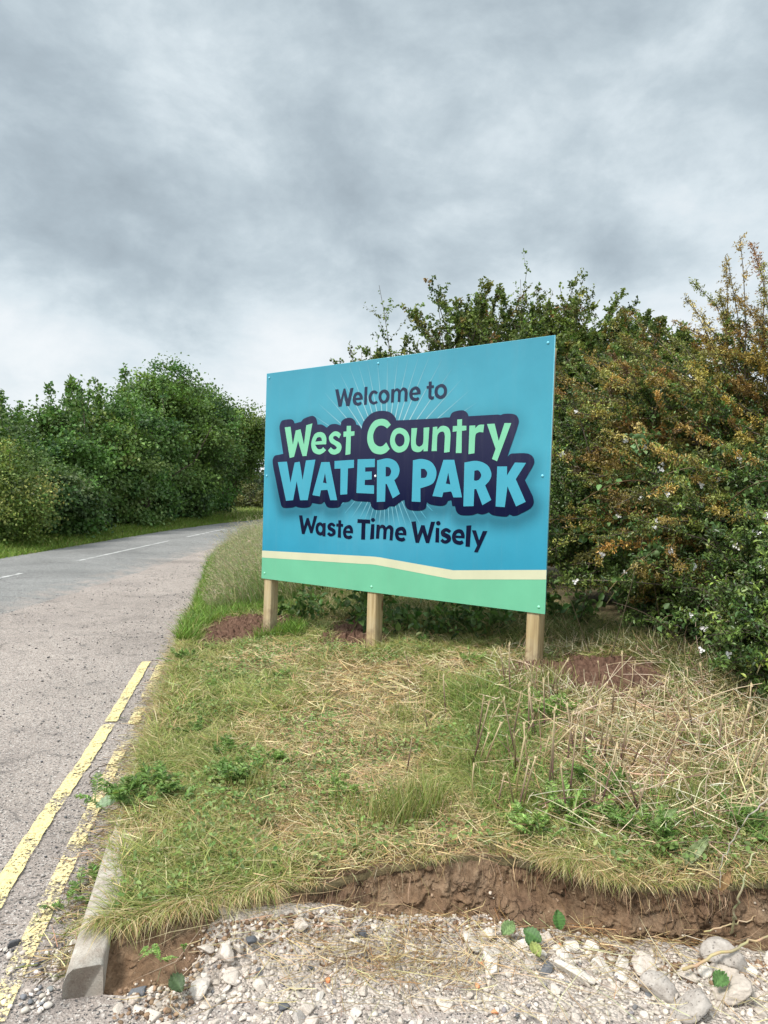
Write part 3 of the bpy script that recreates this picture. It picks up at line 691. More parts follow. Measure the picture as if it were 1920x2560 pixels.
flatshape('green_stripe', [[clamp_edge(gtop + lowline)]], lambda s, t_: GREEN, 0.0013)
flatshape('logo_backing', [[navd]], lambda s, t_: lerp(NV_B, NV_T, min(1, max(0, (t_ - .38) / .3))), 0.0032)
flatshape('welcome_lettering', welcome, lambda s, t_: srgb(56, 66, 92), 0.0032)
flatshape('logo_top_lettering', west, lambda s, t_: srgb(146, 230, 190), 0.0046)
flatshape('logo_main_lettering', water, lambda s, t_: lerp(srgb(78, 182, 212), srgb(92, 190, 214), t_), 0.0046)
flatshape('slogan_lettering', waste, lambda s, t_: srgb(4, 14, 54), 0.0032)
# bolts
BOLT = plain('bolt_head', srgb(110, 190, 212), 0.35, 0.5); BOLTW = plain('white_bolt_head', (0.8, 0.82, 0.82), 0.4); BOLTG = plain('green_bolt_head', srgb(140, 215, 180), 0.35)
def dome(c, r, mat, name='bolt'):
    V, F = [onsign(*c, 0.0046 + r * .5)], []
    rings = [(0.6, .42), (1.0, .0)]
    for (k, hgt) in rings:
        for a in np.linspace(0, 2 * math.pi, 10, endpoint=False):
            V.append(onsign(*c, 0.0034 + r * hgt) + unit(SA) * r * k * math.cos(a) + unit(SB) * r * k * math.sin(a))
    for i in range(10):
        j = (i + 1) % 10; F += [[0, 1 + i, 1 + j], [1 + i, 11 + i, 11 + j], [1 + i, 11 + j, 1 + j]]
    build(name, V, F, mat, sign, smooth=True)
Ra = ((620, 800), .48222)
for (x, y, R_, m_) in ((111, 300, Ra, BOLT), (676, 225, Ra, BOLT), (1556, 118, Ra, BOLT), (98, 808, Ra, BOLT), (661, 809, Ra, BOLTW), (1527, 808, Ra, BOLT),
                       (87, 565, Rz, BOLTG), (641, 636, Rz, BOLTG), (1508, 741, Rz, BOLTG)):
    dome(st(R_[0][0] + x * R_[1], R_[0][1] + y * R_[1]), 0.011, m_)
# posts
def post(s_m, top, base_px, label=None, lean=0.0):
    ah = unit(SA * np.array([1, 1, 0])); nh = unit(SN * np.array([1, 1, 0]))
    p0 = S0 + SA * (s_m / 3.0) - SN * 0.0105
    gz = float(zv(p0[0], p0[1]))
    zt = (S0 + SA * (s_m / 3.0) + SB * top)[2]
    o = []
    V = []; hs = np.linspace(0, 1, 24)
    prof = [(0.004, 0), (0.096, 0), (0.1, .004), (0.1, .096), (0.096, .1), (0.004, .1), (0, .096), (0, .004)]
    org = np.array([p0[0], p0[1], 0])
    for h in hs:
        z = (gz - .3) + (zt - gz + .3) * h
        for (a, n_) in prof:
            V.append(org + ah * (a + lean * (z - 1.0)) - nh * n_ + np.array([0, 0, z]))
    k = len(prof); F = []
    for i in range(len(hs) - 1):
        for j in range(k):
            a, b = i * k + j, i * k + (j + 1) % k; F += [[a, b, b + k], [a, b + k, a + k]]
    b0 = (len(hs) - 1) * k
    for j in range(1, k - 1): F.append([b0, b0 + j, b0 + j + 1])
    ob = build('post', V, F, TIMBER, sign)
    return ob
post(0.025, .985, None); post(1.335, .985, None); post(2.852, .965, None, lean=0.008)

# ------------------------------------------------------------------ plant geometry
def pick(pal, n, jit=0.18, hue=0.07):
    pal = np.array(pal, float); wts = pal[:, 3] / pal[:, 3].sum(); i = rng.choice(len(pal), n, p=wts)
    c = pal[i, :3] * (1 + jit * rng.standard_normal((n, 1))); c = c * (1 + hue * rng.standard_normal((n, 3)))
    return np.clip(c, 0.005, 0.9)
def leaves(P, ax, nor, ln, wd, fold=0.25):
    """folded lens-shaped leaves: 6 points, 4 triangles each"""
    n = len(P); ax = unit(ax); sd = unit(np.cross(ax, nor)); nn = np.cross(sd, ax)
    ln = np.broadcast_to(ln, (n,))[:, None]; wd = np.broadcast_to(wd, (n,))[:, None]
    b = P; tip = P + ax * ln - nn * ln * .08
    lift = nn * wd * fold
    V = np.stack([b, b + ax * ln * .30 - sd * wd * .46 + lift, b + ax * ln * .68 - sd * wd * .40 + lift, tip,
                  b + ax * ln * .68 + sd * wd * .40 + lift, b + ax * ln * .30 + sd * wd * .46 + lift], 1)
    base = (np.arange(n) * 6)[:, None, None]
    T = np.array([[0, 2, 1], [0, 3, 2], [0, 4, 3], [0, 5, 4]])[None] + base
    return V.reshape(-1, 3), T.reshape(-1, 3)
def leaves4(P, ax, nor, ln, wd, fold=0.25):
    n = len(P); ax = unit(ax); sd = unit(np.cross(ax, nor)); nn = np.cross(sd, ax)
    ln = np.broadcast_to(ln, (n,))[:, None]; wd = np.broadcast_to(wd, (n,))[:, None]
    lift = nn * wd * fold
    V = np.stack([P, P + ax * ln * .5 - sd * wd * .5 + lift, P + ax * ln, P + ax * ln * .5 + sd * wd * .5 + lift], 1)
    T = np.array([[0, 2, 1], [0, 3, 2]])[None] + (np.arange(n) * 4)[:, None, None]
    return V.reshape(-1, 3), T.reshape(-1, 3)
def blades(P, h, lean, ang, wd, sag=0.35, yaw=None):
    """bent tapering grass blades: 7 points, 5 triangles each"""
    n = len(P); h = np.broadcast_to(h, (n,))[:, None]; wd = np.broadcast_to(wd, (n,))[:, None]; lean = np.broadcast_to(lean, (n,))[:, None]; sag = np.broadcast_to(sag, (n,))[:, None]
    d = np.stack([np.cos(ang), np.sin(ang), 0 * ang], 1)
    yw = ang + (math.pi / 2 + 0.9 * rng.standard_normal(n)); sd = np.stack([np.cos(yw), np.sin(yw), 0 * yw], 1)
    up = np.array([0, 0, 1.0])
    def c(t_): return P + d * h * lean * (t_ * .35 + t_ ** 2 * .65) + up * h * (t_ - sag * t_ ** 2)
    rows = []
    for t_, k in ((0, .8), (.38, 1.0), (.72, .65)):
        q = c(t_); rows += [q - sd * wd * k / 2, q + sd * wd * k / 2]
    rows.append(c(1.0))
    V = np.stack(rows, 1)
    T = np.array([[0, 1, 3], [0, 3, 2], [2, 3, 5], [2, 5, 4], [4, 5, 6]])[None] + (np.arange(n) * 7)[:, None, None]
    return V.reshape(-1, 3), T.reshape(-1, 3)
def sticks(P, D, ln, wd, bend=0.15):
    """thin straight or slightly bent straws lying any way: flat 5-point strips"""
    n = len(P); D = unit(D); r = unit(rng.standard_normal((n, 3))); sd = unit(np.cross(D, r + 1e-3)); ln = np.broadcast_to(ln, (n,))[:, None]; wd = np.broadcast_to(wd, (n,))[:, None]
    off = unit(np.cross(D, np.array([0, 0, 1.0])) + 1e-6) * (rng.standard_normal((n, 1)) * bend) * ln
    m = P + D * ln * .5 + off * .5
    V = np.stack([P - sd * wd / 2, P + sd * wd / 2, m - sd * wd / 2, m + sd * wd / 2, P + D * ln], 1)
    T = np.array([[0, 1, 3], [0, 3, 2], [2, 3, 4]])[None] + (np.arange(n) * 5)[:, None, None]
    return V.reshape(-1, 3), T.reshape(-1, 3)
def tubes(Q, r0, r1, sides=4):
    """tapered tubes along polylines Q (n, k, 3)"""
    n, k, _ = Q.shape; T = unit(np.gradient(Q, axis=1)); ref = np.where(np.abs(T[..., 2:3]) > .8, np.array([1.0, 0, 0]), np.array([0, 0, 1.0]))
    a = unit(np.cross(T, ref)); b = np.cross(T, a)
    r0 = np.broadcast_to(r0, (n,)); r1 = np.broadcast_to(r1, (n,)); tt = np.linspace(0, 1, k)
    R = (r0[:, None] * (1 - tt) + r1[:, None] * tt)[..., None]
    V = np.stack([Q + (a * math.cos(w_) + b * math.sin(w_)) * R for w_ in np.linspace(0, 2 * math.pi, sides, endpoint=False)], 2)
    F = []
    i = (np.arange(n) * k * sides)[:, None, None]; j = (np.arange(k - 1) * sides)[None, :, None]; s = np.arange(sides)[None, None, :]
    A_ = i + j + s; B_ = i + j + (s + 1) % sides
    F = np.stack([A_, B_, B_ + sides, A_ + sides], -1).reshape(-1, 4)
    return V.reshape(-1, 3), F
def cat(parts):
    V, F, Cc, b = [], [], [], 0
    for v, f, c in parts:
        V.append(v); F.append(f + b); b += len(v)
        Cc.append(np.repeat(c, len(v) // len(c), axis=0))
    return np.concatenate(V), np.concatenate(F), np.concatenate(Cc)
def shoots(p0, D, ln, sag, wob, k=9):
    n = len(p0); t_ = np.linspace(0, 1, k)[None, :, None]; D = unit(D); ln = np.broadcast_to(ln, (n,))[:, None, None]
    sag = np.broadcast_to(sag, (n,))[:, None, None]
    w_ = rng.standard_normal((n, 1, 3)) * wob
    return p0[:, None] + D[:, None] * ln * t_ + w_ * ln * t_ ** 2 + np.array([0, 0, -1.0]) * sag * ln * t_ ** 2
def along(Q, t_):
    """points and tangents at fractions t_ (n, m) on polylines Q (n, k, 3)"""
    n, k, _ = Q.shape; f = np.clip(t_ * (k - 1), 0, k - 1.001); i = f.astype(int); h = (f - i)[..., None]; r = np.arange(n)[:, None]
    a, b = Q[r, i], Q[r, i + 1]
    return a * (1 - h) + b * h, unit(b - a)
LAST_T = [None]
def twigs(Q, m, frac, spread=.9, tmin=.12, up=0.15, k=4):
    n = len(Q); t_ = tmin + (1 - tmin) * rng.random((n, m)); P, T = along(Q, t_)
    ln = np.linalg.norm(Q[:, -1] - Q[:, 0], axis=1)[:, None] * frac * (1.15 - .75 * t_) * (.5 + rng.random((n, m)))
    D = unit(T * .65 + unit(rng.standard_normal((n, m, 3))) * spread + np.array([0, 0, up])); LAST_T[0] = t_.ravel()
    return shoots(P.reshape(-1, 3), D.reshape(-1, 3), ln.ravel(), 0.05, .12, k)
def leaf_on(Q, m, ln, wd, pal, tmin=.05, jit=.012, lens=True, splay=1.0, colour_by=None):
    n = len(Q); t_ = tmin + (1 - tmin) * rng.random((n, m)); P, T = along(Q, t_)
    P = (P + jit * rng.standard_normal(P.shape)).reshape(-1, 3)
    N_ = len(P); ax = unit(T.reshape(-1, 3) * .5 + unit(rng.standard_normal((N_, 3))) * splay)
    nor = unit(np.array([0, 0, 1.0]) + .7 * rng.standard_normal((N_, 3)))
    sz = .6 + .7 * rng.random(N_)
    v, f = (leaves if lens else leaves4)(P, ax, nor, ln * sz, wd * sz)
    if colour_by is None: c = pick(pal, N_)
    else:                                               # whole sprigs share a colour family
        fam = pick(pal, n, .25) if isinstance(colour_by, int) else colour_by * (1 + .14 * rng.standard_normal((n, 1)))
        c = np.repeat(fam, m, axis=0) * (1 + .2 * rng.standard_normal((N_, 1)))
    return v, f, np.clip(c, .004, .9)

# ------------------------------------------------------------------ trees across the road
TREE_G = [(.088, .165, .044, 4), (.115, .205, .052, 4), (.15, .245, .065, 2.5), (.06, .12, .04, 1.2)]
TREE_Y = [(.105, .18, .044, 4), (.135, .22, .052, 4), (.175, .26, .065, 2), (.07, .13, .04, 1.2)]
def crown_tree(name, label, x, y, top, rx, ry, base_z, nleaf, ll, pal, spires=0, low=0.15, lean=(0, 0), group='trees across the road', cat_='tree', trunk_r=.10, seed=0):
    rs = np.random.default_rng(seed)
    o = thing(name, label, cat_, (x, y, base_z), group)
    H = top - base_z
    # trunk and limbs
    nb = 9
    p0 = np.array([[x, y, base_z - .1]] * nb) + rs.normal(0, .06, (nb, 3)) * np.array([1, 1, 0])
    D = unit(rs.normal(0, .35, (nb, 3)) * np.array([1, 1, 0]) + np.array([lean[0] * .5, lean[1] * .5, 1.0])); D[0] = unit(np.array([lean[0] * .3, lean[1] * .3, 1.0]))
    Q = shoots(p0, D, H * (.55 + .3 * rs.random(nb)), 0.02, .08)
    v, f = tubes(Q, trunk_r * (.6 + .5 * rs.random(nb)), .015, 6)
    build('trunk', v, f, BARK, o, smooth=True)
    # crown: clumps inside a lumpy ellipsoid, leaves round each clump
    nleaf = int(nleaf * 1.5); ll = ll * 1.22; nc = max(30, nleaf // 125)
    d = unit(rs.normal(0, 1, (nc, 3))); r = .42 + .58 * rs.random(nc) ** .55
    lump = .80 + .42 * fbm(np.arctan2(d[:, 1], d[:, 0]) * 1.6 + seed, d[:, 2] * 2.2 + seed * 3, 7 + seed, 3)
    cz = base_z + H * (low + (1 - low) * .5); hz_ = H * (1 - low) * .5
    cc = np.stack([d[:, 0] * rx, d[:, 1] * ry, d[:, 2] * hz_], 1) * (r * lump)[:, None]
    hfrac = np.clip((cc[:, 2] / hz_ + 1) / 2, 0, 1)
    cc[:, 0] += lean[0] * hfrac * H * .35; cc[:, 1] += lean[1] * hfrac * H * .35
    cc += np.array([x, y, cz])
    cc[:, 2] = np.maximum(cc[:, 2], base_z + .15 + .25 * rs.random(nc))
    k = nleaf // nc
    cr_ = (.17 + .22 * rs.random(nc)) * (min(rx, ry) / 2.0) ** .5
    P = cc[:, None] + rs.normal(0, 1, (nc, k, 3)) * cr_[:, None, None] * np.array([1, 1, .72])
    ctr_ = np.array([x, y, cz])
    out = unit(cc - ctr_)[:, None] + np.zeros((nc, k, 3))
    P, out = P.reshape(-1, 3), out.reshape(-1, 3); P[:, 2] = np.maximum(P[:, 2], base_z + .03)
    n = len(P); ax = unit(rs.normal(0, 1, (n, 3)) + out * .5 + np.array([0, 0, -.25])); nor = unit(out * .6 + np.array([0, 0, .7]) + rs.normal(0, .55, (n, 3)))
    sz = .6 + .75 * rs.random(n)
    cl_ = np.repeat(pick(pal, nc, .2), k, axis=0) * (1 + .22 * rs.normal(0, 1, (n, 1)))
    parts = [(*leaves4(P, ax, nor, ll * sz, ll * .78 * sz), np.clip(cl_, .004, .5))]
    if spires:
        sp0 = np.stack([x + lean[0] * H * .3 + rs.uniform(-.75, .75, spires) * rx, y + rs.uniform(-.7, .7, spires) * ry, base_z + H * rs.uniform(.68, .88, spires)], 1)
        Qs = shoots(sp0, np.stack([rs.normal(0, .12, spires), rs.normal(0, .12, spires), np.ones(spires)], 1), H * rs.uniform(.24, .40, spires), 0, .06)
        Tw = twigs(Qs, 12, .2, .7, .1, .35)
        parts.append(leaf_on(Tw, 9, ll, ll * .78, pal, 0, .05, False)); parts.append(leaf_on(Qs, 40, ll, ll * .78, pal, .1, .07, False))
        v, f = tubes(Qs, .018, .005, 4); build('branches', v, f, BARK, o)
    v, f, c_ = cat(parts)
    build('crown', v, f, LEAF, o, c_)
    return o
YEL = [(.22, .285, .07, 3), (.17, .245, .06, 3), (.28, .32, .09, 2), (.10, .16, .04, 1.5)]
BRM = [(.08, .15, .04, 4), (.11, .19, .05, 3), (.05, .10, .028, 2), (.17, .24, .08, 1)]
crown_tree('hedge_bush', 'yellow-green bush at the left edge of the photo across the road', -9.5, 17.2, 2.45, 1.25, 1.3, 0.05, 16000, .055, YEL, 3, .0, cat_='bush', group='bushes across the road', seed=1)
crown_tree('hedge_bush', 'low pale-leaved bramble thicket at the foot of the trees, beside the yellow-green bush', -9.25, 20.6, 1.9, 1.0, 2.2, .05, 10000, .09, BRM, 0, .0, cat_='bush', group='bushes across the road', seed=2)
crown_tree('roadside_tree', 'spindly tree with separate leafy shoots at the left edge across the road', -10.9, 19.5, 3.3, 1.5, 1.5, .05, 6500, .095, TREE_G, 9, .1, seed=3)
crown_tree('roadside_tree', 'tree with a pair of tall ragged spires, second from the left across the road', -10.8, 22.8, 3.9, 1.8, 1.7, .05, 13000, .10, TREE_G, 9, .0, seed=4)
crown_tree('roadside_tree', 'dark green tree behind the bramble thicket, third from the left across the road', -10.4, 25.6, 4.5, 1.9, 1.9, .05, 14000, .105, TREE_Y, 9, .0, seed=5)
crown_tree('roadside_tree', 'leafy tree in the middle of the far tree row, just left of the tallest one', -10.4, 28.8, 5.2, 2.1, 2.0, .05, 15000, .11, TREE_G, 4, .0, seed=6)
crown_tree('roadside_tree', 'broad bright-topped tree, the tallest of the far tree row', -10.3, 32.8, 6.95, 2.7, 2.3, .05, 22000, .115, TREE_Y, 0, .0, (.10, 0), seed=8)
crown_tree('roadside_tree', 'round-headed tree, second from the right end of the far tree row', -10.2, 36.4, 7.0, 2.7, 2.3, .05, 23000, .12, TREE_G, 0, .0, (.12, 0), seed=9)
crown_tree('roadside_tree', 'far tree at the road bend, its boughs overhanging the road beside the sign', -9.4, 39.8, 5.9, 2.6, 2.4, .05, 24000, .125, TREE_Y, 0, .32, (.36, 0), seed=10)
crown_tree('hedge_bush', 'dark low shrub at the road edge under the middle of the far tree row', -9.3, 27.0, 2.3, .95, 2.4, .05, 9000, .10, TREE_G, 0, .0, cat_='bush', group='bushes across the road', seed=11)
crown_tree('hedge_bush', 'dark shrub under the tallest tree across the road', -9.1, 33.0, 2.6, 1.1, 2.6, .05, 9000, .11, TREE_G, 0, .0, cat_='bush', group='bushes across the road', seed=12)
crown_tree('hedge_bush', 'lighter shrub at the foot of the overhanging tree, at the road bend', -9.75, 40.2, 3.3, 1.25, 1.8, .05, 8000, .115, BRM, 0, .0, cat_='bush', group='bushes across the road', seed=13)
FAR = [(.10, .125, .035, 3), (.14, .15, .045, 3), (.06, .09, .03, 2)]
for i, (x, y, h_, lb) in enumerate(((-13.0, 50, 2.1, 'far clipped hedge bush seen past the overhanging tree'), (-10.0, 52.5, 1.95, 'yellowish far hedge bush at the bend of the road, left of the sign'),
                                 (-6.8, 55, 1.85, 'olive far hedge bush touching the left edge of the sign panel'))):
    crown_tree('hedge_bush', lb, x, y, h_, 2.3, 1.3, .0, 5000, .13, FAR, 0, .0, group='hedge beyond the bend', cat_='bush', seed=20 + i)
crown_tree('distant_tree', 'small grey-green tree on the skyline beyond the far hedge', -16, 93, 4.4, 4.5, 2.5, 0, 3000, .3, [(.09, .12, .07, 1)], 0, .0, group=None, seed=31)
crown_tree('distant_tree', 'low round tree on the skyline just left of the sign panel', -24, 118, 4.4, 7, 3, 0, 3000, .4, [(.10, .13, .09, 1)], 0, .0, group=None, seed=32)

# ------------------------------------------------------------------ the hedge behind and right of the sign
HAW = [(.115, .165, .042, 4), (.155, .205, .05, 3), (.20, .215, .06, 1.4), (.075, .115, .034, 1.6), (.24, .16, .05, .5)]
GLO = [(.10, .165, .04, 4), (.155, .23, .058, 3), (.06, .105, .03, 2), (.25, .32, .07, .8)]
BRN = [(.30, .20, .055, 4), (.39, .28, .075, 3.2), (.26, .22, .058, 3.2), (.24, .27, .065, 3), (.46, .42, .13, 1.3), (.15, .10, .04, .6)]
def shrub(name, label, base, p0, D, ln, sag, m_tw, m_lf, ll, lw, pal, mat, cat_, group, core=None, wob=.10, frac=.28, rad0=.012, spread=.9, splay=1.0, inner=None):
    o = thing(name, label, cat_, base, group)
    Q = shoots(p0, D, ln, sag, wob); Tw = twigs(Q, m_tw, frac, spread)
    v1, f1 = tubes(Q, rad0 * .7, .0025, 4); v2, f2 = tubes(Tw, .0026, .0010, 3)
    v = np.concatenate([v1, v2]); f = np.concatenate([f1, f2 + len(v1)])
    build('branches', v, f, BARK, o)
    if inner:
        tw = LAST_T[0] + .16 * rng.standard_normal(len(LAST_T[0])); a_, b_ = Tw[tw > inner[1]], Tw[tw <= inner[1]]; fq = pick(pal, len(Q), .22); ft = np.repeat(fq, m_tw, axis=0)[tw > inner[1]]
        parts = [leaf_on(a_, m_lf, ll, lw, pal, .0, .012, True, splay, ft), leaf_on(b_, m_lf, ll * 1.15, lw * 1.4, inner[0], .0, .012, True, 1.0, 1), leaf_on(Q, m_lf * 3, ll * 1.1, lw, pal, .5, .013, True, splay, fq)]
    else:
        parts = [leaf_on(Tw, m_lf, ll, lw, pal, .0, .012, True, splay, 1), leaf_on(Q, m_lf * 2, ll, lw, pal, .25, .015, True, splay, 1)]
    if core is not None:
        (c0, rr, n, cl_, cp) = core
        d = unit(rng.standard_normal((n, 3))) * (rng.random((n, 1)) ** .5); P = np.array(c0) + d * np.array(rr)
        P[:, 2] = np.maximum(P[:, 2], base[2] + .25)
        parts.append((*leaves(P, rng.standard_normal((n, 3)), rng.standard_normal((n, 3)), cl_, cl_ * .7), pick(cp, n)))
    v, f, c = cat(parts)
    build('foliage', v, f, mat, o, c); HEDGEV.append(v[::6])
    return o
HEDGEV = []
def spread_pts(n, c, r): return np.array(c) + rng.uniform(-1, 1, (n, 3)) * np.array(r)
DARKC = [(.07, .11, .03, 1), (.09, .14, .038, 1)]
def upright(n, tilt=.45, bias=(0, 0)): return unit(np.stack([rng.normal(bias[0], tilt, n), rng.normal(bias[1], tilt, n), np.ones(n)], 1))
# hawthorns behind the sign
def hawthorn(label, c, top, r, n, tall, seedn):
    z0 = float(zv(c[0], c[1])); H = top - z0
    p0 = spread_pts(n, (c[0], c[1], z0 + H * .47), (r[0], r[1], H * .37)); D = upright(n, .45)
    ln = np.minimum(H * .36 * (.5 + .7 * rng.random(n)), (top - p0[:, 2]) * 1.0)
    if tall:
        tp = np.array(tall); pt = np.stack([tp[:, 0] + rng.normal(0, .05, len(tp)), tp[:, 1], z0 + H * .45 + 0 * tp[:, 0]], 1)
        p0 = np.concatenate([p0, pt]); D = np.concatenate([D, upright(len(tp), .07)]); ln = np.concatenate([ln, tp[:, 2] - pt[:, 2]])
    return shrub('hawthorn_tree', label, (c[0], c[1], z0), p0, D, ln, .03, 17, 18, .043, .030, HAW, LEAF, 'tree', 'hawthorn trees behind the sign',
                 ((c[0], c[1], z0 + H * .45), (r[0] * 1.05, r[1] * .9, H * .48), 19000, .05, HAW), wob=.07, frac=.24, rad0=.016, spread=.8)
hawthorn('hawthorn with a lone thin spire above the upper left of the sign', (.45, 10.6), 3.85, (.85, .7), 130, [(.17, 10.5, 4.6), (.62, 10.6, 4.3), (.95, 10.5, 4.2)], 1)
hawthorn('tallest hawthorn, its ragged top above the middle of the sign', (1.85, 10.8), 4.65, (1.05, .8), 210, [(1.55, 10.6, 4.8), (1.95, 10.7, 4.98), (2.3, 10.8, 4.95), (1.2, 10.6, 4.65), (2.75, 10.8, 4.75), (2.05, 10.5, 4.85)], 2)
hawthorn('lower grey-green hawthorn on the skyline between the sign and the brown shrub', (3.2, 9.7), 3.95, (1.05, .9), 170, [(3.35, 9.4, 4.15), (2.75, 9.5, 4.05), (3.75, 9.5, 3.9)], 3)
hawthorn('hawthorn filling the dip in the skyline right above the top right corner of the sign', (2.9, 10.4), 4.3, (.8, .7), 150, None, 5)
hawthorn('hawthorn low in the gap behind the right edge of the sign', (2.35, 9.0), 3.65, (.8, .7), 150, None, 4)
# dense glossy hedge behind sign and to its right
def glossy(label, c, top, r, n, pal=GLO, ll=.032):
    z0 = float(zv(c[0], c[1])); H = top - z0
    p0 = spread_pts(n, (c[0], c[1], z0 + H * .45), (r[0] * .9, r[1] * .7, H * .42)); D = unit(np.stack([rng.normal(-.15, .7, n), rng.normal(-.45, .6, n), rng.normal(.45, .5, n)], 1))
    ln = .28 + .38 * rng.random(n)
    return shrub('hedge_shrub', label, (c[0], c[1], z0), p0, D, ln, .1, 9, 13, ll, ll * .5, pal, GLOSSLEAF, 'shrub', 'green hedge shrubs by the sign',
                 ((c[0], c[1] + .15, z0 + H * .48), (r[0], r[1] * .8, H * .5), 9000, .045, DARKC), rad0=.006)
glossy('small-leaved dark green shrub close against the right edge of the sign', (2.25, 7.25), 2.75, (.62, .55), 230)
glossy('green hedge shrub behind the gap under the right half of the sign', (1.0, 8.5), 2.3, (.8, .6), 120)
glossy('green hedge shrub behind the middle and left posts', (-.3, 9.6), 2.0, (.8, .7), 110)
glossy('leafy green shrub low down under the brown shrub', (3.0, 6.6), 2.3, (.7, .7), 200)
glossy('dark green shrub at the foot of the right edge of the photo', (3.35, 5.6), 1.75, (.55, .5), 150)
glossy('low green shrub in front of the bronze sprays at the lower right edge', (2.85, 4.95), 1.35, (.55, .4), 230)
glossy('small dark green shrub spilling onto the stubble at the right edge of the photo', (2.62, 4.35), 1.0, (.42, .3), 170)
glossy('green shrub filling the hollow under the level bronze sprays', (2.5, 6.0), 1.25, (.5, .4), 130)
glossy('sunlit green shrub between the top right corner of the sign and the bronze sprays', (2.65, 7.6), 3.2, (.6, .5), 260, HAW)
# bronze-brown shrub filling the right of the picture
def brown(label, c, n, top, p_c, p_r, Dm, Ds, l0, l1, tall=None, core_n=12000, m_tw=13, m_lf=16, thr=.58):
    z0 = float(zv(c[0], c[1])); H = top - z0
    p0 = spread_pts(n, p_c, p_r); D = unit(np.array(Dm) + rng.normal(0, 1, (n, 3)) * np.array(Ds)); ln = rng.uniform(l0, l1, n)
    if tall:
        tp = np.array(tall); p0 = np.concatenate([p0, tp[:, :3]]); D = np.concatenate([D, unit(tp[:, 3:6] - tp[:, :3])]); ln = np.concatenate([ln, np.linalg.norm(tp[:, 3:6] - tp[:, :3], axis=1)])
    return shrub('bronze_shrub', label, (c[0], c[1], z0), p0, D, ln, .06, m_tw + 15, m_lf, .0225, .0092, BRN, GLOSSLEAF, 'shrub', 'bronze-leaved shrubs at the right',
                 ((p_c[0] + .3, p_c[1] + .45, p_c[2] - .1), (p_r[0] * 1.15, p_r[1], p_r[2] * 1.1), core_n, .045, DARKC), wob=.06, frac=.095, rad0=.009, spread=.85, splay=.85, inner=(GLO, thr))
def tallpx(u0, v0, d0, u1, v1, d1): return (*at(u0, v0, d0), *at(u1, v1, d1))
brown('tall bronze shrub with pointed spires at the right edge of the photo', (4.1, 6.9), 330, 4.1, (3.95, 6.7, 2.15), (.70, .6, .72), (-.72, -.25, .58), (.33, .35, .28), .5, 1.05,
      [tallpx(1860, 1000, 6.3, 1884, 556, 6.2), tallpx(1810, 960, 6.3, 1838, 608, 6.3), tallpx(1880, 1000, 6.4, 1822, 650, 6.3), tallpx(1900, 900, 6.3, 1925, 640, 6.3), tallpx(1850, 930, 6.3, 1730, 725, 6.2),
       tallpx(1850, 1000, 6.3, 1725, 760, 6.1), tallpx(1840, 900, 6.3, 1790, 700, 6.3), tallpx(1930, 860, 6.4, 1905, 560, 6.4)], thr=.32)
brown('bronze shrub whose arching sprays reach left towards the upper right corner of the sign', (3.2, 6.6), 290, 3.3, (2.95, 6.35, 1.85), (.6, .45, .6), (-.87, -.2, .38), (.3, .3, .3), .5, 1.1,
      [tallpx(1760, 1130, 6.0, 1540, 850, 6.0), tallpx(1880, 1190, 5.8, 1640, 930, 5.8), tallpx(1830, 1060, 6.0, 1600, 760, 6.1), tallpx(1480, 1160, 6.4, 1420, 890, 6.4), tallpx(1560, 1300, 6.0, 1390, 1130, 6.2)])
brown('lower bronze shrub with level sprays hanging over the dark hedge foot', (3.0, 5.4), 150, 2.2, (2.95, 5.55, 1.35), (.55, .4, .55), (-.92, -.25, .16), (.25, .3, .25), .45, 1.0,
      [tallpx(1900, 1390, 5.0, 1560, 1290, 5.1), tallpx(1780, 1480, 5.2, 1410, 1415, 5.4), tallpx(1750, 1250, 5.5, 1490, 1100, 5.6), tallpx(1920, 1360, 4.9, 1700, 1310, 5.0)], 6000, 12, 16, .68)
# bramble in front of it
CANE = [(.16, .13, .07, 2), (.22, .19, .10, 1), (.10, .07, .04, 1)]
bz = float(zv(2.7, 5.1))
br = thing('bramble_bush', 'bramble with white flowers trailing over the bronze shrubs at the right', 'bramble', (2.7, 5.1, bz))
n = 60
p0 = np.stack([rng.uniform(1.95, 3.2, n), rng.uniform(5.0, 6.0, n), rng.uniform(.5, 2.1, n)], 1)
Qb = shoots(p0, np.stack([rng.normal(-.3, .6, n), rng.normal(-.5, .3, n), rng.normal(.35, .5, n)], 1), rng.uniform(.4, .9, n), .35, .15)
v, f = tubes(Qb, .005, .002, 4); build('canes', v, f, STEM, br, np.repeat(pick(CANE, n), 9 * 4, axis=0))
bl = [(.10, .18, .055, 3), (.15, .24, .085, 2), (.07, .125, .04, 2), (.20, .30, .13, 1)]
v, f, c = cat([leaf_on(Qb, 24, .044, .034, bl, .1, .03, True, .9)])
build('foliage', v, f, LEAF, br, c)
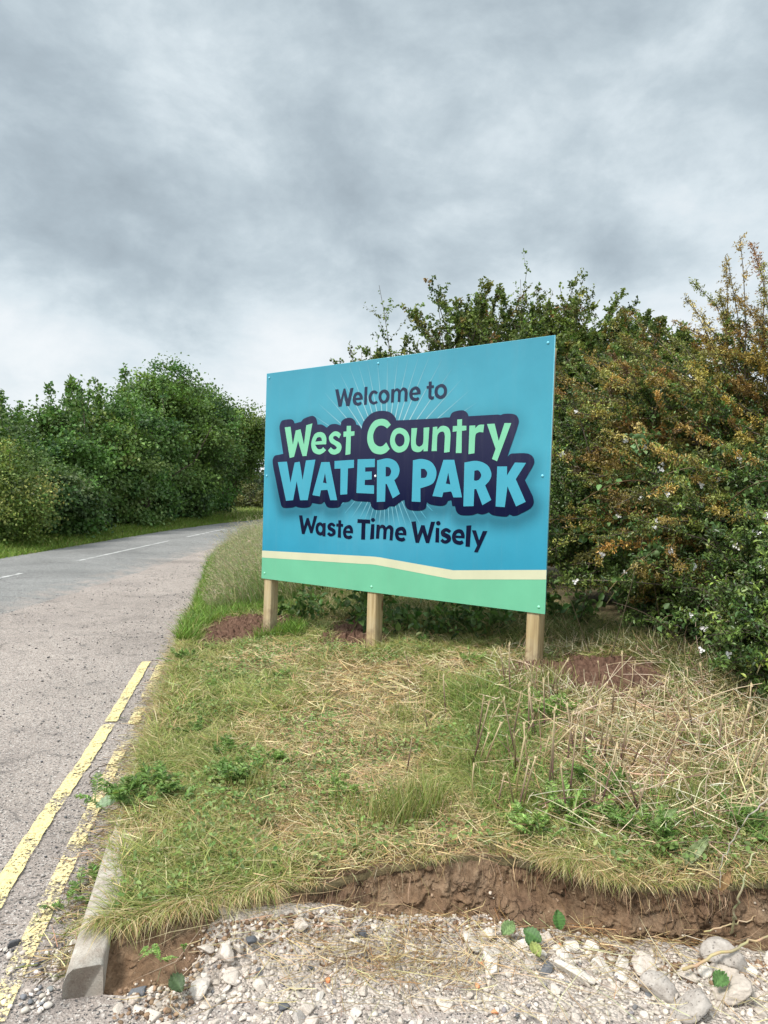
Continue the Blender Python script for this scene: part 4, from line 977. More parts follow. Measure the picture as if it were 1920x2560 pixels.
# flowers: five pale petals each
WHITE = plain('petal_white', (.78, .76, .74), .6, .2)
def flower_mesh():
    V, F = [], []
    for c_ in range(5):
        q = np.array([random.uniform(-.028, .028), random.uniform(-.012, .012), random.uniform(-.028, .028)]) if c_ else np.zeros(3)
        tilt = random.uniform(-.5, .5)
        for k in range(5):
            a = k * 2 * math.pi / 5 + c_; r = .015
            ax = np.array([math.cos(a), -.35 + tilt * math.cos(a), math.sin(a)]) * r; sd = np.array([-math.sin(a), 0, math.cos(a)]) * r * .45
            b = len(V); V += [q, q + ax * .6 + sd, q + ax, q + ax * .6 - sd]; F += [[b, b + 1, b + 2], [b, b + 2, b + 3]]
    return V, F
fl = [flower_mesh() for _ in range(4)]
fpx = [(1560, 1103, 5.9), (1612, 1117, 5.8), (1655, 1160, 5.6), (1650, 1175, 5.6), (1755, 1212, 5.4), (1850, 1145, 5.2), (1795, 1198, 5.3), (1602, 1245, 5.6), (1670, 1236, 5.5), (1545, 1290, 5.7), (1700, 1265, 5.4), (1640, 1300, 5.5),
       (1672, 1378, 5.4), (1842, 1365, 5.0), (1636, 1317, 5.5), (1440, 1030, 6.6), (1408, 1137, 6.6), (1438, 1452, 6.0), (1505, 1385, 5.8), (1560, 1430, 5.6), (1728, 1538, 5.2), (1752, 1625, 5.0), (1760, 1570, 5.0), (1822, 1635, 4.9),
       (1910, 1290, 4.9), (1890, 1330, 4.9), (1735, 1418, 5.2), (1800, 905, 6.0), (1905, 1420, 4.8)]
protos = []
HV = np.concatenate(HEDGEV + [v]); hc = (HV - CAM) @ RW; HP = np.stack([CX + FPX * hc[:, 0] / hc[:, 2], CY + FPX * hc[:, 1] / hc[:, 2]], 1)
def front(u, v_, d_):
    k = np.nonzero((np.abs(HP[:, 0] - u) < 14) & (np.abs(HP[:, 1] - v_) < 14))[0]
    return float(np.percentile(HV[k, 1], 4)) if len(k) > 4 else d_
for i, (u, v_, d_) in enumerate(fpx):
    p_ = at(u, v_, front(u, v_, d_) - .03)
    if i < 4:
        ob = build('flower', np.array(fl[i][0]) , fl[i][1], WHITE); protos.append(ob)
    else:
        ob = protos[i % 4].copy(); C.objects.link(ob)
    ob.parent = br; ob.location = tuple(p_ - np.array(br.location)); ob.rotation_euler = (random.uniform(-.4, .4), random.uniform(0, 6), random.uniform(-.3, .3))
    s_ = random.uniform(.5, .95); ob.scale = (s_, s_, s_)
# bare canes and stems at the dark foot of the hedge
n = 15
p0 = np.stack([rng.uniform(1.6, 2.7, n), rng.uniform(5.0, 6.4, n), np.zeros(n)], 1); p0[:, 2] = zv(p0[:, 0], p0[:, 1])
Qd = shoots(p0, np.stack([rng.normal(0, .3, n), rng.normal(-.1, .25, n), np.ones(n)], 1), rng.uniform(.3, .75, n), .05, .3)
v, f = tubes(Qd, .0045, .002, 4)
dc = tag(build('dead_canes', v, f, STEM, None, np.repeat(pick([(.16, .13, .08, 1), (.09, .065, .04, 1)], n), 36, axis=0)), 'bare dead stems standing in the dark foot of the hedge right of the sign', 'stems')
dc['kind'] = 'stuff'
# leafy nettles / bramble shoots low behind the posts
def leafy(label, p, h, n, ll, pal, nm='leafy_plant', cat_='plant', group=None, mlf=12, lean=.35, mat=LEAF, wd=.62):
    o = thing(nm, label, cat_, p, group)
    p0 = np.array(p) + rng.normal(0, 1, (n, 3)) * np.array([.08 + h * .2, .08 + h * .2, 0])
    Q = shoots(p0, upright(n, lean), rng.uniform(.55, 1.0, n) * h, .08, .12, 6)
    v, f = tubes(Q, .004, .0015, 3); build('stems', v, f, STEM, o, np.repeat(pick([(.10, .13, .04, 1)], n), 18, axis=0))
    v, f, c = cat([leaf_on(Q, mlf, ll, ll * wd, pal, .15, .01, True, .9)])
    build('leaves', v, f, mat, o, c)
    return o
for (u, v_, h_, lb) in ((780, 1535, .55, 'clump of bramble shoots behind the gap between left and middle posts'), (1010, 1560, .45, 'trailing bramble shoot with lobed leaves right of the middle post'),
                       (1110, 1570, .42, 'dark leafy clump under the centre of the green stripe'), (1220, 1565, .45, 'dark leafy clump just left of the right post'), (1400, 1545, .5, 'dark nettle clump behind the right post'),
                       (900, 1530, .5, 'leafy clump directly behind the middle post')):
    p_ = gp(u, v_ + 20); leafy(lb, p_, h_, 16, .075, BRM, 'bramble_shoot', 'bramble', 'bramble shoots behind the posts', 13, .6)

# ------------------------------------------------------------------ soil heaps round the posts
SOILS = [((598, 1572), .40, .85, 'red-brown dug soil heaped round the left post'), ((900, 1580), .30, .68, 'red-brown dug soil behind the middle post'), ((1510, 1692), .44, .50, 'red-brown dug soil right of the right post'),
         ((712, 1560), .22, .40, 'small patch of dug soil just right of the left post'), ((1345, 1672), .20, .2, 'loose red soil at the foot of the right post')]
soil_c = []
for (px_, rx, ry, lb) in SOILS:
    p_ = gp(*px_); soil_c.append((p_[0], p_[1], rx, ry))
    gx, gy = np.linspace(-1, 1, 130), np.linspace(-1, 1, 130); A_, B_ = np.meshgrid(gx, gy, indexing='ij')
    R_ = np.sqrt(A_ ** 2 + B_ ** 2); X = p_[0] + A_ * rx * 1.25; Y = p_[1] + B_ * ry * 1.25; X = np.maximum(X, K(Y) + .22 + .1 * fbm(Y * 6, X * 0, 107))
    prof = np.clip(1 - R_ ** 2 * (.25 + 1.6 * fbm(X * 4, Y * 4, 101, 4)), -.3, 1)
    Z = zv(X, Y) - .015 + .035 * prof + (.085 * (fbm(X * 9, Y * 9, 103, 5) - .5) + .05 * (np.clip((worley(X * 13, Y * 13, 171)[1] - worley(X * 13, Y * 13, 171)[0]) * 2, 0, .7) - .3) + .03 * (np.clip((worley(X * 29, Y * 29, 172)[1] - worley(X * 29, Y * 29, 172)[0]) * 2, 0, .7) - .3)) * sstep(-.3, .3, prof) - .05 * sstep(0, -.3, prof)
    tag(build('soil_heap', np.stack([X, Y, Z], -1).reshape(-1, 3), gridfaces(130, 130), REDSOIL, smooth=True), lb, 'soil heap', 'soil heaps dug from the post holes')
def soilmask(x, y):
    m = np.zeros_like(x)
    for (a, b, rx, ry) in soil_c: m = np.maximum(m, 1 - sstep(.55, 1.15, np.sqrt(((x - a) / rx) ** 2 + ((y - b) / ry) ** 2)))
    return m

# ------------------------------------------------------------------ grass of the verge
def sample_verge(n, y0, y1, d1=4.6):
    y = rng.uniform(y0, y1, n); x = K(y) + 0.07 + rng.random(n) * (d1 - .07)
    ok = (y > L(x) - .02) & (y < Hy(x) + .9)
    ok &= (np.abs(x) < y * .62 + .6)
    return x[ok], y[ok]
GR = [(.23, .275, .07, 4), (.30, .33, .10, 3), (.14, .205, .045, 2.5), (.39, .38, .15, 2.5)]
DRY = [(.56, .45, .25, 4), (.66, .55, .33, 3), (.42, .29, .14, 2), (.52, .36, .19, 2.5)]
def greenness(x, y): return fbm(x * 1.3, y * 1.3, 111, 4) * .7 + fbm(x * 5, y * 5, 113, 3) * .3
straw_px = [((880, 2040), .42), ((1060, 2090), .35), ((800, 1850), .32), ((700, 1780), .3), ((650, 1650), .35), ((930, 1700), .4), ((1150, 1660), .35), ((1560, 1850), .55), ((1780, 1900), .5), ((1800, 2040), .35), ((1680, 1760), .45), ((1400, 1900), .3)]
straw_c = [(*gp(*q)[:2], r) for q, r in straw_px]
def strawness(x, y):
    m = np.zeros_like(x)
    for a, b, r in straw_c: m = np.maximum(m, np.exp(-(((x - a) / r) ** 2 + ((y - b) / (r * 1.2)) ** 2)))
    return m
parts = []
for (n, y0, y1, hh, wd) in ((190000, 2.3, 4.2, .095, .0032), (150000, 4.2, 9.5, .11, .005)):
    x, y = sample_verge(n, y0, y1); g_ = greenness(x, y) - .22 * strawness(x, y); keep = (rng.random(len(x)) < np.clip(.40 + (g_ - .38) * 5, .15, 1) * (.45 + .9 * fbm(x * 7, y * 7, 193, 3))) & (rng.random(len(x)) > soilmask(x, y) * 1.3) & (y > L(x) + .015) & (x > K(y) + .115 - .1 * sstep(2.5, 3.3, y))
    x, y, g_ = x[keep], y[keep], g_[keep]; z = zv(x, y) - .015; n_ = len(x)
    h = hh * (.45 + .9 * rng.random(n_)) * (.75 + .7 * fbm(x * 3, y * 3, 117))
    c = pick(GR, n_); dry = rng.random(n_) < np.clip(.50 - (g_ - .42) * 4.0, .16, .78); c[dry] = pick(DRY, int(dry.sum())) * np.array([.9, .95, .9])
    ang0 = fbm(x * 3.4, y * 3.4, 119, 3) * 16
    v, f = blades(np.stack([x, y, z], 1), h, .5 + 1.3 * rng.random(n_), ang0 + rng.normal(0, 1.7, n_), wd * (.6 + .8 * rng.random(n_)), .3 + .35 * rng.random(n_))
    parts.append((v, f, c))
v, f, c = cat(parts); kind(build('grass', v, f, GRASS, None, c), 'stuff', 'matted green and yellowing grass covering the verge')
# cut dry grass lying on it
parts = []
for (n, y0, y1, k, wd) in ((70000, 2.3, 4.4, .10, .0019), (60000, 4.4, 9, .14, .0033)):
    x, y = sample_verge(n, y0, y1); s_ = strawness(x, y); keep = (rng.random(len(x)) < np.clip(.08 + s_ * .8 + (.47 - greenness(x, y)) * 1.6, .05, 1)) & (rng.random(len(x)) > soilmask(x, y) * .86) & (x > K(y) + .1)
    x, y = x[keep], y[keep]; n_ = len(x); z = zv(x, y) + .055 * rng.random(n_) ** 1.5 + .004
    a = fbm(x * 2.6, y * 2.6, 121) * 16 + rng.normal(0, 1.7, n_)
    D = np.stack([np.cos(a), np.sin(a), rng.normal(.02, .22, n_)], 1)
    v, f = sticks(np.stack([x, y, z], 1), D, k * (.35 + 1.2 * rng.random(n_)), wd * (.6 + .9 * rng.random(n_)))
    parts.append((v, f, pick(DRY, n_, .22)))
v, f, c = cat(parts); kind(build('cut_straw', v, f, STRAW, None, c), 'stuff', 'dry cut grass lying over the verge')
# chopped pale stubble on the right
n = 12500; x = rng.uniform(.5, 2.6, n); y = rng.uniform(2.6, 5.6, n); ok = (y > L(x) + .25) & (y < Hy(x) + .4) & (soilmask(x, y) < .25) & (rng.random(n) < sstep(.7, 1.3, x + (fbm(x * 3, y * 3, 131) - .5)))
x, y = x[ok], y[ok]; n_ = len(x); a = rng.uniform(0, 6.3, n_)
up_ = np.where(rng.random(n_) < .22, rng.uniform(1.2, 5, n_), rng.normal(.2, .35, n_)); D = np.stack([np.cos(a), np.sin(a), up_], 1)
v, f = sticks(np.stack([x, y, zv(x, y) + .09 * rng.random(n_)], 1), D, rng.uniform(.03, .16, n_), rng.uniform(.0018, .0042, n_))
kind(build('stubble', v, f, STRAW, None, pick([(.62, .52, .34, 3), (.72, .64, .46, 2), (.42, .31, .17, 2), (.25, .17, .09, 1)], len(x))), 'stuff', 'pale chopped stubble and stems lying at the right of the verge')
# tangled long dead stems
n = 1800; x = rng.uniform(.55, 2.7, n); y = rng.uniform(2.75, 5.2, n); ok = (y > L(x) + .2) & (y < Hy(x) + .2) & (rng.random(n) < sstep(.5, 1.3, x)) & (soilmask(x, y) < .3)
x, y = x[ok], y[ok]; n_ = len(x); a = rng.uniform(0, 6.3, n_)
Qt = shoots(np.stack([x, y, zv(x, y) + .06 * rng.random(n_)], 1), np.stack([np.cos(a), np.sin(a), np.abs(rng.normal(.25, .4, n_))], 1), rng.uniform(.14, .42, n_), .12, .18, 5)
v, f = tubes(Qt, rng.uniform(.0016, .0034, n_), .0012, 4)
kind(build('dead_stems', v, f, STEM, None, pick([(.55, .45, .28, 3), (.66, .57, .40, 2), (.26, .18, .10, 2), (.20, .10, .10, 1), (.30, .30, .12, 1)], n_)), 'stuff', 'tangle of long dead stems lying in the right half of the verge')
n = 16000; x = rng.uniform(.45, 2.7, n); y = rng.uniform(2.7, 5.0, n); m = fbm(x * 2.4, y * 2.4, 191, 4); ok = (y > L(x) + .05) & (y < Hy(x)) & (m + .10 * (y < 3.3) > .52) & (soilmask(x, y) < .2); x, y = x[ok], y[ok]; n_ = len(x)
v, f = blades(np.stack([x, y, zv(x, y) - .01], 1), rng.uniform(.07, .2, n_), .3 + .8 * rng.random(n_), rng.uniform(0, 6.3, n_), .0036, .25)
kind(build('green_blades', v, f, GRASS, None, pick([(.15, .235, .05, 3), (.21, .29, .075, 3), (.10, .17, .04, 2)], n_)), 'stuff', 'fresh green grass growing through the stubble')
# clover-like leaves low in the grass
n = 80000; x, y = sample_verge(n, 2.4, 8.5); m = fbm(x * 2.6, y * 2.6, 181, 4); ok = (m > .52) & (rng.random(len(x)) < np.clip((m - .52) * 9, 0, 1) * 1.2) & (soilmask(x, y) < .2) & (y > L(x) + .04) & (x > K(y) + .14)
x, y = x[ok], y[ok]; n_ = len(x); nor = unit(np.stack([rng.normal(0, .45, n_), rng.normal(-.25, .45, n_), np.ones(n_)], 1)); ax = unit(np.cross(nor, rng.standard_normal((n_, 3))))
l_ = rng.uniform(.010, .030, n_); v, f = leaves(np.stack([x, y, zv(x, y) + rng.uniform(.01, .075, n_)], 1), ax, nor, l_, l_ * .6)
kind(build('ground_cover', v, f, LEAF, None, pick([(.15, .225, .06, 3), (.20, .27, .08, 3), (.11, .17, .045, 2), (.28, .31, .12, 1.5)], n_)), 'stuff', 'small green leaves of clover and yarrow low in the verge')
# thin roots hanging down the cut soil
n = 700; x = rng.uniform(-.3, 2.3, n); y = L(x) - rng.uniform(.0, .05, n)
v, f = sticks(np.stack([x, y, zv(x, L(x)) - rng.uniform(.0, .05, n)], 1), np.stack([rng.normal(0, .3, n), rng.normal(-.35, .2, n), -np.ones(n)], 1), rng.uniform(.03, .13, n), .0016, .25)
kind(build('hanging_roots', v, f, STRAW, None, pick([(.22, .14, .08, 2), (.40, .30, .18, 2), (.12, .07, .045, 1)], n)), 'stuff', 'thin roots hanging from the lip of the soil bank')
# thin grass hanging over the lip
n = 6500; x = rng.uniform(-.95, 2.4, n); x[:1500] = rng.normal(.78, .07, 1500); y = L(x) + rng.uniform(-.01, .05, n); z = zv(x, y) - .008
x[1500:2700] = rng.uniform(-.95, -.35, 1200); y[1500:2700] = L(x[1500:2700]) + rng.uniform(-.01, .05, 1200); z = zv(x, y) - .008
ok = (fbm(x * 4, 0 * x, 141, 3) > .47) | (x < -.25) | (np.abs(x - .78) < .16); x, y, z = x[ok], y[ok], z[ok]; n = len(x)
ang = rng.normal(-math.pi / 2, .7, n)
v, f = blades(np.stack([x, y, z], 1), rng.uniform(.03, .085, n) * (1 + 1.1 * np.exp(-((x - .78) / .12) ** 2) + .9 * (x < -.35)), .7 + .7 * rng.random(n), ang, .0024, .5 + .6 * rng.random(n))
c = pick(GR, n); dd = rng.random(n) < .55; c[dd] = pick(DRY, int(dd.sum()))
kind(build('overhanging_grass', v, f, GRASS, None, c), 'stuff', 'grass and dry stems hanging over the cut soil bank')
# grass spilling over the kerb
n = 8000; y = 2.36 + 9.5 * rng.random(n) ** .8; x = K(y) + rng.uniform(.03, .2, n); z = zv(K(y) + .14, y) - .01 - .05 * (x < K(y) + .1) * 0
ok = (x > K(y) + np.interp(y, [2.28, 2.4, 2.7, 3.0, 3.3], [.12, .075, .035, .0, -.05])); x, y, z = x[ok], y[ok], z[ok]; n = len(x)
v, f = blades(np.stack([x, y, z], 1), rng.uniform(.05, .15, n) * (.6 + .4 * sstep(2.6, 3.4, y)), .5 + .7 * rng.random(n), rng.normal(math.pi, 1.1, n), .0036, .5 + .4 * rng.random(n))
c = pick(GR, n); dd = rng.random(n) < .5; c[dd] = pick(DRY, int(dd.sum()))
kind(build('kerb_grass', v, f, GRASS, None, c), 'stuff', 'grass spilling over the kerb towards the yellow lines')
# lush green strip and tall meadow grass left of the sign
n = 60000; y = 6.8 + 14 * rng.random(n) ** 1.4; x = K(y) + .02 + rng.random(n) * 2.0; ok = (x < y * -.145 + .25) & (soilmask(x, y) < .15); x, y = x[ok], y[ok]; n_ = len(x)
v, f = blades(np.stack([x, y, zv(x, y) - .02], 1), rng.uniform(.09, .24, n_), .3 + .6 * rng.random(n_), rng.uniform(0, 6.3, n_), .0065, .2)
c = pick([(.13, .23, .035, 3), (.17, .28, .05, 3), (.10, .18, .03, 2), (.30, .31, .11, .8)], n_)
kind(build('lush_grass', v, f, GRASS, None, c), 'stuff', 'bright green grass at the road edge left of the sign')
n = 21000; y = 8.6 + 14 * rng.random(n) ** 1.5; x = K(y) + .25 + rng.random(n) * 2.6; ok = (x < y * -.13 + .5); x, y = x[ok], y[ok]; n_ = len(x)
edge = sstep(.2, .9, x - K(y)); h = rng.uniform(.30, .90, n_) * (.4 + .6 * edge) * (.75 + .5 * fbm(x * 2, y * 2, 151))
ang = rng.normal(math.pi * .95, .9, n_)
P = np.stack([x, y, zv(x, y) - .02], 1)
v, f = blades(P, h, .25 + .6 * rng.random(n_), ang, .0055, .12 + .2 * rng.random(n_))
c = pick([(.24, .30, .11, 4), (.34, .34, .17, 1.6), (.17, .26, .07, 4), (.46, .42, .26, 1.1)], n_)
# seed heads: short pale blades on the tips
tip = v.reshape(-1, 7, 3)[:, 6]; mid = v.reshape(-1, 7, 3)[:, 4]; dirs = unit(tip - mid)
k = rng.random(n_) < .6; hp = tip[k]; m_ = len(hp)
rep = 5; hp2 = (hp[:, None] - dirs[k][:, None] * rng.uniform(0, .16, (m_, rep, 1))).reshape(-1, 3)
v2, f2 = sticks(hp2, np.repeat(dirs[k], rep, 0) + .5 * rng.standard_normal((m_ * rep, 3)), rng.uniform(.02, .055, m_ * rep), .005)
v, f, c = cat([(v, f, c), (v2, f2, pick([(.44, .38, .24, 2), (.36, .32, .21, 2), (.30, .29, .16, 1)], m_ * rep))])
kind(build('tall_grass', v, f, GRASS, None, c), 'stuff', 'tall pale meadow grass in seed along the road left of the sign')
# shaded rank grass at the hedge foot
n = 20000; x = rng.uniform(-1.6, 3.2, n); y = Hy(x) + rng.uniform(-1.0, .5, n); ok = soilmask(x, y) < .2; x, y = x[ok], y[ok]; n_ = len(x)
v, f = blades(np.stack([x, y, zv(x, y) - .02], 1), rng.uniform(.12, .34, n_), .5 + .9 * rng.random(n_), rng.uniform(0, 6.3, n_), .0055, .4)
c = pick([(.16, .19, .06, 3), (.28, .26, .12, 2), (.10, .14, .04, 2), (.42, .34, .2, 1)], n_)
kind(build('rank_grass', v, f, GRASS, None, c), 'stuff', 'rank grass along the foot of the hedge')
# grass strip across the road
ri = np.nonzero((rc[:, 1] > 10) & (rc[:, 1] < 47) & (rc[:, 0] < 0))[0]; i = ri[(len(ri) * rng.random(60000) ** 1.35).astype(int)]; of = 1.70 + rng.random(60000) ** 1.2 * 1.9
q = rc[i] + rn[i] * of[:, None] + rng.normal(0, .2, (60000, 2)) * np.array([.15, 1]); ok = (q[:, 1] > 11)
q, of = q[ok], of[ok]; n_ = len(q); z = -0.01 + .11 * sstep(0, 1.6, of - 1.75)
v, f = blades(np.stack([q[:, 0], q[:, 1], z], 1), rng.uniform(.08, .26, n_) * (.6 + .5 * sstep(0, 1.2, of - 1.7)), .3 + .6 * rng.random(n_), rng.uniform(0, 6.3, n_), .013, .2)
c = pick([(.14, .22, .035, 3), (.19, .28, .05, 3), (.10, .17, .03, 2), (.30, .28, .10, .8)], n_)
kind(build('roadside_grass', v, f, GRASS, None, c), 'stuff', 'bright grass strip between the road and the far trees')

ri = np.nonzero((rc[:, 1] > 35) & (rc[:, 1] < 58) & (rc[:, 0] < 8))[0]; i = rng.choice(ri, 16000); of = 1.75 + rng.random(16000) * 10
q = rc[i] + rn[i] * of[:, None]; n_ = len(q)
v, f = blades(np.stack([q[:, 0], q[:, 1], .08 + 0 * of], 1), rng.uniform(.15, .45, n_), .3 + .6 * rng.random(n_), rng.uniform(0, 6.3, n_), .03, .2)
kind(build('far_grass', v, f, GRASS, None, pick([(.15, .22, .045, 3), (.21, .27, .07, 3), (.30, .29, .13, 1)], n_)), 'stuff', 'rough grass beyond the bend of the road')

# ------------------------------------------------------------------ weeds, stalks and leaves in the verge
def fern(label, p, h, n, pal, nm='feathery_weed', group='feathery weeds in the verge', cat_='weed'):
    o = thing(nm, label, cat_, p, group)
    p0 = np.array(p) + rng.normal(0, .03, (n, 3)) * np.array([1, 1, 0]) * (1 + h * 4)
    Q = shoots(p0, upright(n, .6), rng.uniform(.5, 1.1, n) * h, .28, .14, 7)
    v, f = tubes(Q, .0022, .0008, 3); build('stems', v, f, STEM, o, np.repeat(pick([(.09, .13, .04, 1)], n), 21, axis=0))
    m = 15; t_ = np.broadcast_to(np.linspace(.18, .98, m), (n, m)); P, T = along(Q, t_); parts = []
    for sgn in (-1, 1):
        sd = unit(np.cross(T, np.array([0, 0, 1.0]))) * sgn; ll = (h * .15 * np.sin(np.linspace(.35, 2.9, m)) + .004)[None, :] * np.ones((n, 1))
        ax = unit(sd + T * .55 + .15 * rng.standard_normal(sd.shape)).reshape(-1, 3)
        v1, f1 = leaves(P.reshape(-1, 3), ax, unit(np.array([0, 0, 1.0]) + .3 * rng.standard_normal(ax.shape)), ll.ravel(), ll.ravel() * .36); parts.append((v1, f1, pick(pal, n * m)))
    v, f, c = cat(parts); build('leaves', v, f, LEAF, o, c)
    return o
WEED = [(.15, .25, .065, 3), (.20, .31, .085, 3), (.11, .19, .05, 2)]; WEEDL = [(.25, .37, .10, 3), (.31, .43, .14, 2), (.17, .28, .07, 2)]
for (u, v_, h_, n_, pal, lb) in (
    (330, 2010, .22, 26, WEED, 'dark feathery weed clump hanging over the kerb by the inner yellow line'), (395, 2000, .20, 20, WEED, 'feathery weed just right of the clump over the kerb'),
    (590, 1960, .20, 24, WEED, 'feathery weed clump in the left middle of the verge'), (560, 1890, .16, 18, WEED, 'feathery weed behind the left middle clump'), (480, 1840, .14, 16, WEED, 'small feathery weed near the far kerb edge'),
    (690, 1905, .13, 16, WEEDL, 'bright low weed in the mown grass left of the dry patch'), (850, 1990, .14, 18, WEEDL, 'bright weed at the foot of the tall grass tuft'), (545, 1720, .13, 16, WEEDL, 'low green weed below the left post'),
    (700, 1700, .12, 14, WEED, 'dark flat weed between left and middle posts'), (490, 1560, .22, 18, WEED, 'weed clump at the road edge left of the left post heap'), (455, 1650, .16, 16, WEED, 'weed at the road edge near the far ends of the yellow lines'),
    (1330, 2085, .18, 24, WEEDL, 'pinnate green weed above the highest part of the soil bank'), (1440, 2055, .20, 26, WEEDL, 'leafy green weed right of the pinnate weed on the bank'), (1560, 2080, .17, 24, WEED, 'green weed at the lip of the bank near the hanging roots'),
    (1385, 1800, .22, 22, WEEDL, 'fresh green weed among the cut stalks below the right post'), (1640, 2110, .18, 22, WEED, 'weed on the bank lip left of the drooping dock leaf'), (1870, 2080, .2, 22, WEED, 'dark green weed at the right edge of the bank'),
    (1500, 1985, .20, 20, WEED, 'weed among the stubble above the bank'), (255, 2200, .12, 12, WEED, 'small weed rooted in the gutter beside the kerb'), (215, 2265, .11, 12, WEED, 'small dark weed in the gutter nearest the exposed kerb end'),
    (345, 2260, .09, 12, WEEDL, 'little weed in the grass right beside the exposed kerb stone'), (420, 2375, .06, 8, WEEDL, 'tiny green weed where soil meets the rubble heap'), (1180, 1660, .16, 16, WEEDL, 'low green weed left of the right post')):
    fern(lb, gp(u, v_, 0.0 if u < 260 else zv), h_, n_, pal)
# upright tufts of grass
def tuft(label, p, h, n, pal, r=.07, lean=.35):
    a = rng.uniform(0, 6.3, n); P = np.array(p) + np.stack([rng.normal(0, r, n), rng.normal(0, r * .8, n), np.zeros(n) - .01], 1)
    v, f = blades(P, rng.uniform(.5, 1.05, n) * h, lean * (.4 + rng.random(n)), a, .0032, .15)
    o = build('grass_tuft', v, f, GRASS, None, np.repeat(pick(pal, n), 7, axis=0)); tag(o, label, 'grass tuft', 'upright grass tufts in the verge')
TG = [(.22, .26, .07, 3), (.30, .31, .11, 2), (.16, .21, .05, 2), (.42, .38, .17, 1)]
for (u, v_, h_, n_, lb) in ((990, 2075, .30, 260, 'tall yellow-green grass tuft in front of the middle of the verge'), (1060, 2035, .26, 220, 'shaded grass tuft right behind the tall yellow-green one'), (870, 2045, .16, 150, 'short tuft left of the tall yellow-green tuft'),
                         (640, 1975, .18, 150, 'green tuft beside the left middle weed clump'), (1080, 1580, .22, 160, 'yellowing tuft in front of the hedge between middle and right posts'), (1000, 1800, .15, 130, 'low tuft in the middle of the verge'),
                         (1380, 1715, .22, 140, 'green tuft in front of the right post'), (1720, 2030, .22, 160, 'green tuft in the stubble near the right edge')):
    tuft(lb, gp(u, v_), h_, n_, TG)
# cut stalks
STK = []
def stalk_mesh(k):
    h = 1.0; Q = shoots(np.zeros((1, 3)), np.array([[rng.normal(0, .10), rng.normal(0, .10), 1.0]]), .25, .0, .12, 7)
    v, f = tubes(Q, .0046, .0036, 6); n = len(v)
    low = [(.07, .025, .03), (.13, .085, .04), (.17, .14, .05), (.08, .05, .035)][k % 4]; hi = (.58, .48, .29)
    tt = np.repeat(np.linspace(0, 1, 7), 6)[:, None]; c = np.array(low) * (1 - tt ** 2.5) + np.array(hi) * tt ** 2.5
    top = Q[0, -1]; m = 5
    D = unit(np.stack([rng.normal(0, .32, m), rng.normal(0, .32, m), np.ones(m)], 1))
    v2, f2 = sticks(np.repeat(top[None] - np.array([[0, 0, .02]]), m, 0) + rng.normal(0, .003, (m, 3)), D, rng.uniform(.014, .035, m), .005)
    f2q = np.concatenate([f2, f2[:, 2:3]], 1)
    return v, f, c, v2, f2
def stalk(u, v_, h, k, lean):
    p_ = gp(u, v_)
    if len(STK) < 6:
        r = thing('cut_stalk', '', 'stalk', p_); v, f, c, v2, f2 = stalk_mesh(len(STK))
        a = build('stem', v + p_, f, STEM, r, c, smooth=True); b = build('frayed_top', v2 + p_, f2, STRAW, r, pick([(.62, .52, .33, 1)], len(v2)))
        STK.append(r)
    else:
        s0 = STK[k % 6]; r = s0.copy(); C.objects.link(r)
        for ch in s0.children:
            q = ch.copy(); C.objects.link(q); q.parent = r
        r.location = tuple(p_)
    r['label'] = 'cut dry stalk with a pale frayed top standing in the right half of the verge'; r['category'] = 'stalk'; r['group'] = 'cut stalks standing in the verge'
    r.scale = (.85 + h * .6, .85 + h * .6, h / .26); r.rotation_euler = (lean[0], lean[1], random.uniform(-.4, .4))
spx = [(1265, 1725, .26), (1330, 1720, .18), (1395, 1735, .2), (1275, 1880, .42), (1292, 1900, .30), (1205, 1935, .30), (1178, 1920, .34), (1288, 1940, .3), (1335, 1930, .30), (1368, 2000, .42), (1380, 1990, .36), (1303, 2045, .3),
       (1015, 1940, .20), (945, 1900, .20), (903, 1905, .18), (1070, 1835, .18), (1115, 1790, .22), (1215, 1825, .18), (1420, 1870, .22), (1440, 1850, .2), (1470, 1800, .24), (1395, 1760, .26), (1500, 1790, .18), (1560, 1800, .2), (1600, 1775, .2), (1640, 1830, .18),
       (1530, 1900, .2), (1575, 1930, .25), (1340, 1860, .26), (1620, 1910, .2), (1680, 1850, .18), (1700, 1960, .22), (1760, 1830, .2), (1810, 1860, .25), (1850, 1900, .22), (1900, 1880, .26), (1740, 1900, .2), (1655, 1960, .25), (1450, 1960, .26), (1480, 2040, .25), (1420, 2050, .22), (1540, 2010, .2), (1600, 2045, .25), (1900, 1980, .2), (1780, 1990, .22), (1050, 1700, .14), (1028, 1680, .14), (1720, 1745, .2), (1580, 1720, .16), (1500, 1712, .15)]
spx += [(random.uniform(1180, 1910), random.uniform(1740, 2080), random.uniform(.14, .32)) for _ in range(70)]
for k, (u, v_, h_) in enumerate(spx): stalk(u, v_, h_, k, (random.gauss(0, .16), random.gauss(.05, .18)))
# long dry canes and fallen sticks
def stick(name, label, pts, r, c, cat_='stick', group=None):
    Q = resample(np.array(pts), .02)[None]
    Q = Q + .004 * rng.standard_normal(Q.shape); v, f = tubes(Q, r, r * .5, 5)
    o = build(name, v, f, STEM, None, np.repeat(pick([(*c, 1)], Q.shape[1], .1), 5, axis=0), smooth=True); tag(o, label, cat_, group); return o
def gpo(u, v_, up=.0, zf=zv): return gp(u, v_, zf) + np.array([0, 0, up])
stick('dry_stick', 'long pale stick lying over the rubble at the right edge', [gpo(1700, 2445, .03, .02), gpo(1780, 2440, .06, .02), gpo(1860, 2420, .09, .02), gpo(1990, 2395, .1, .02)], .006, (.38, .30, .18))
stick('dry_stick', 'thin forked straw-coloured stick just above the pale stick on the rubble', [gpo(1760, 2365, .05, .02), gpo(1850, 2360, .08, .02), gpo(1990, 2335, .10, .02)], .003, (.45, .36, .2))
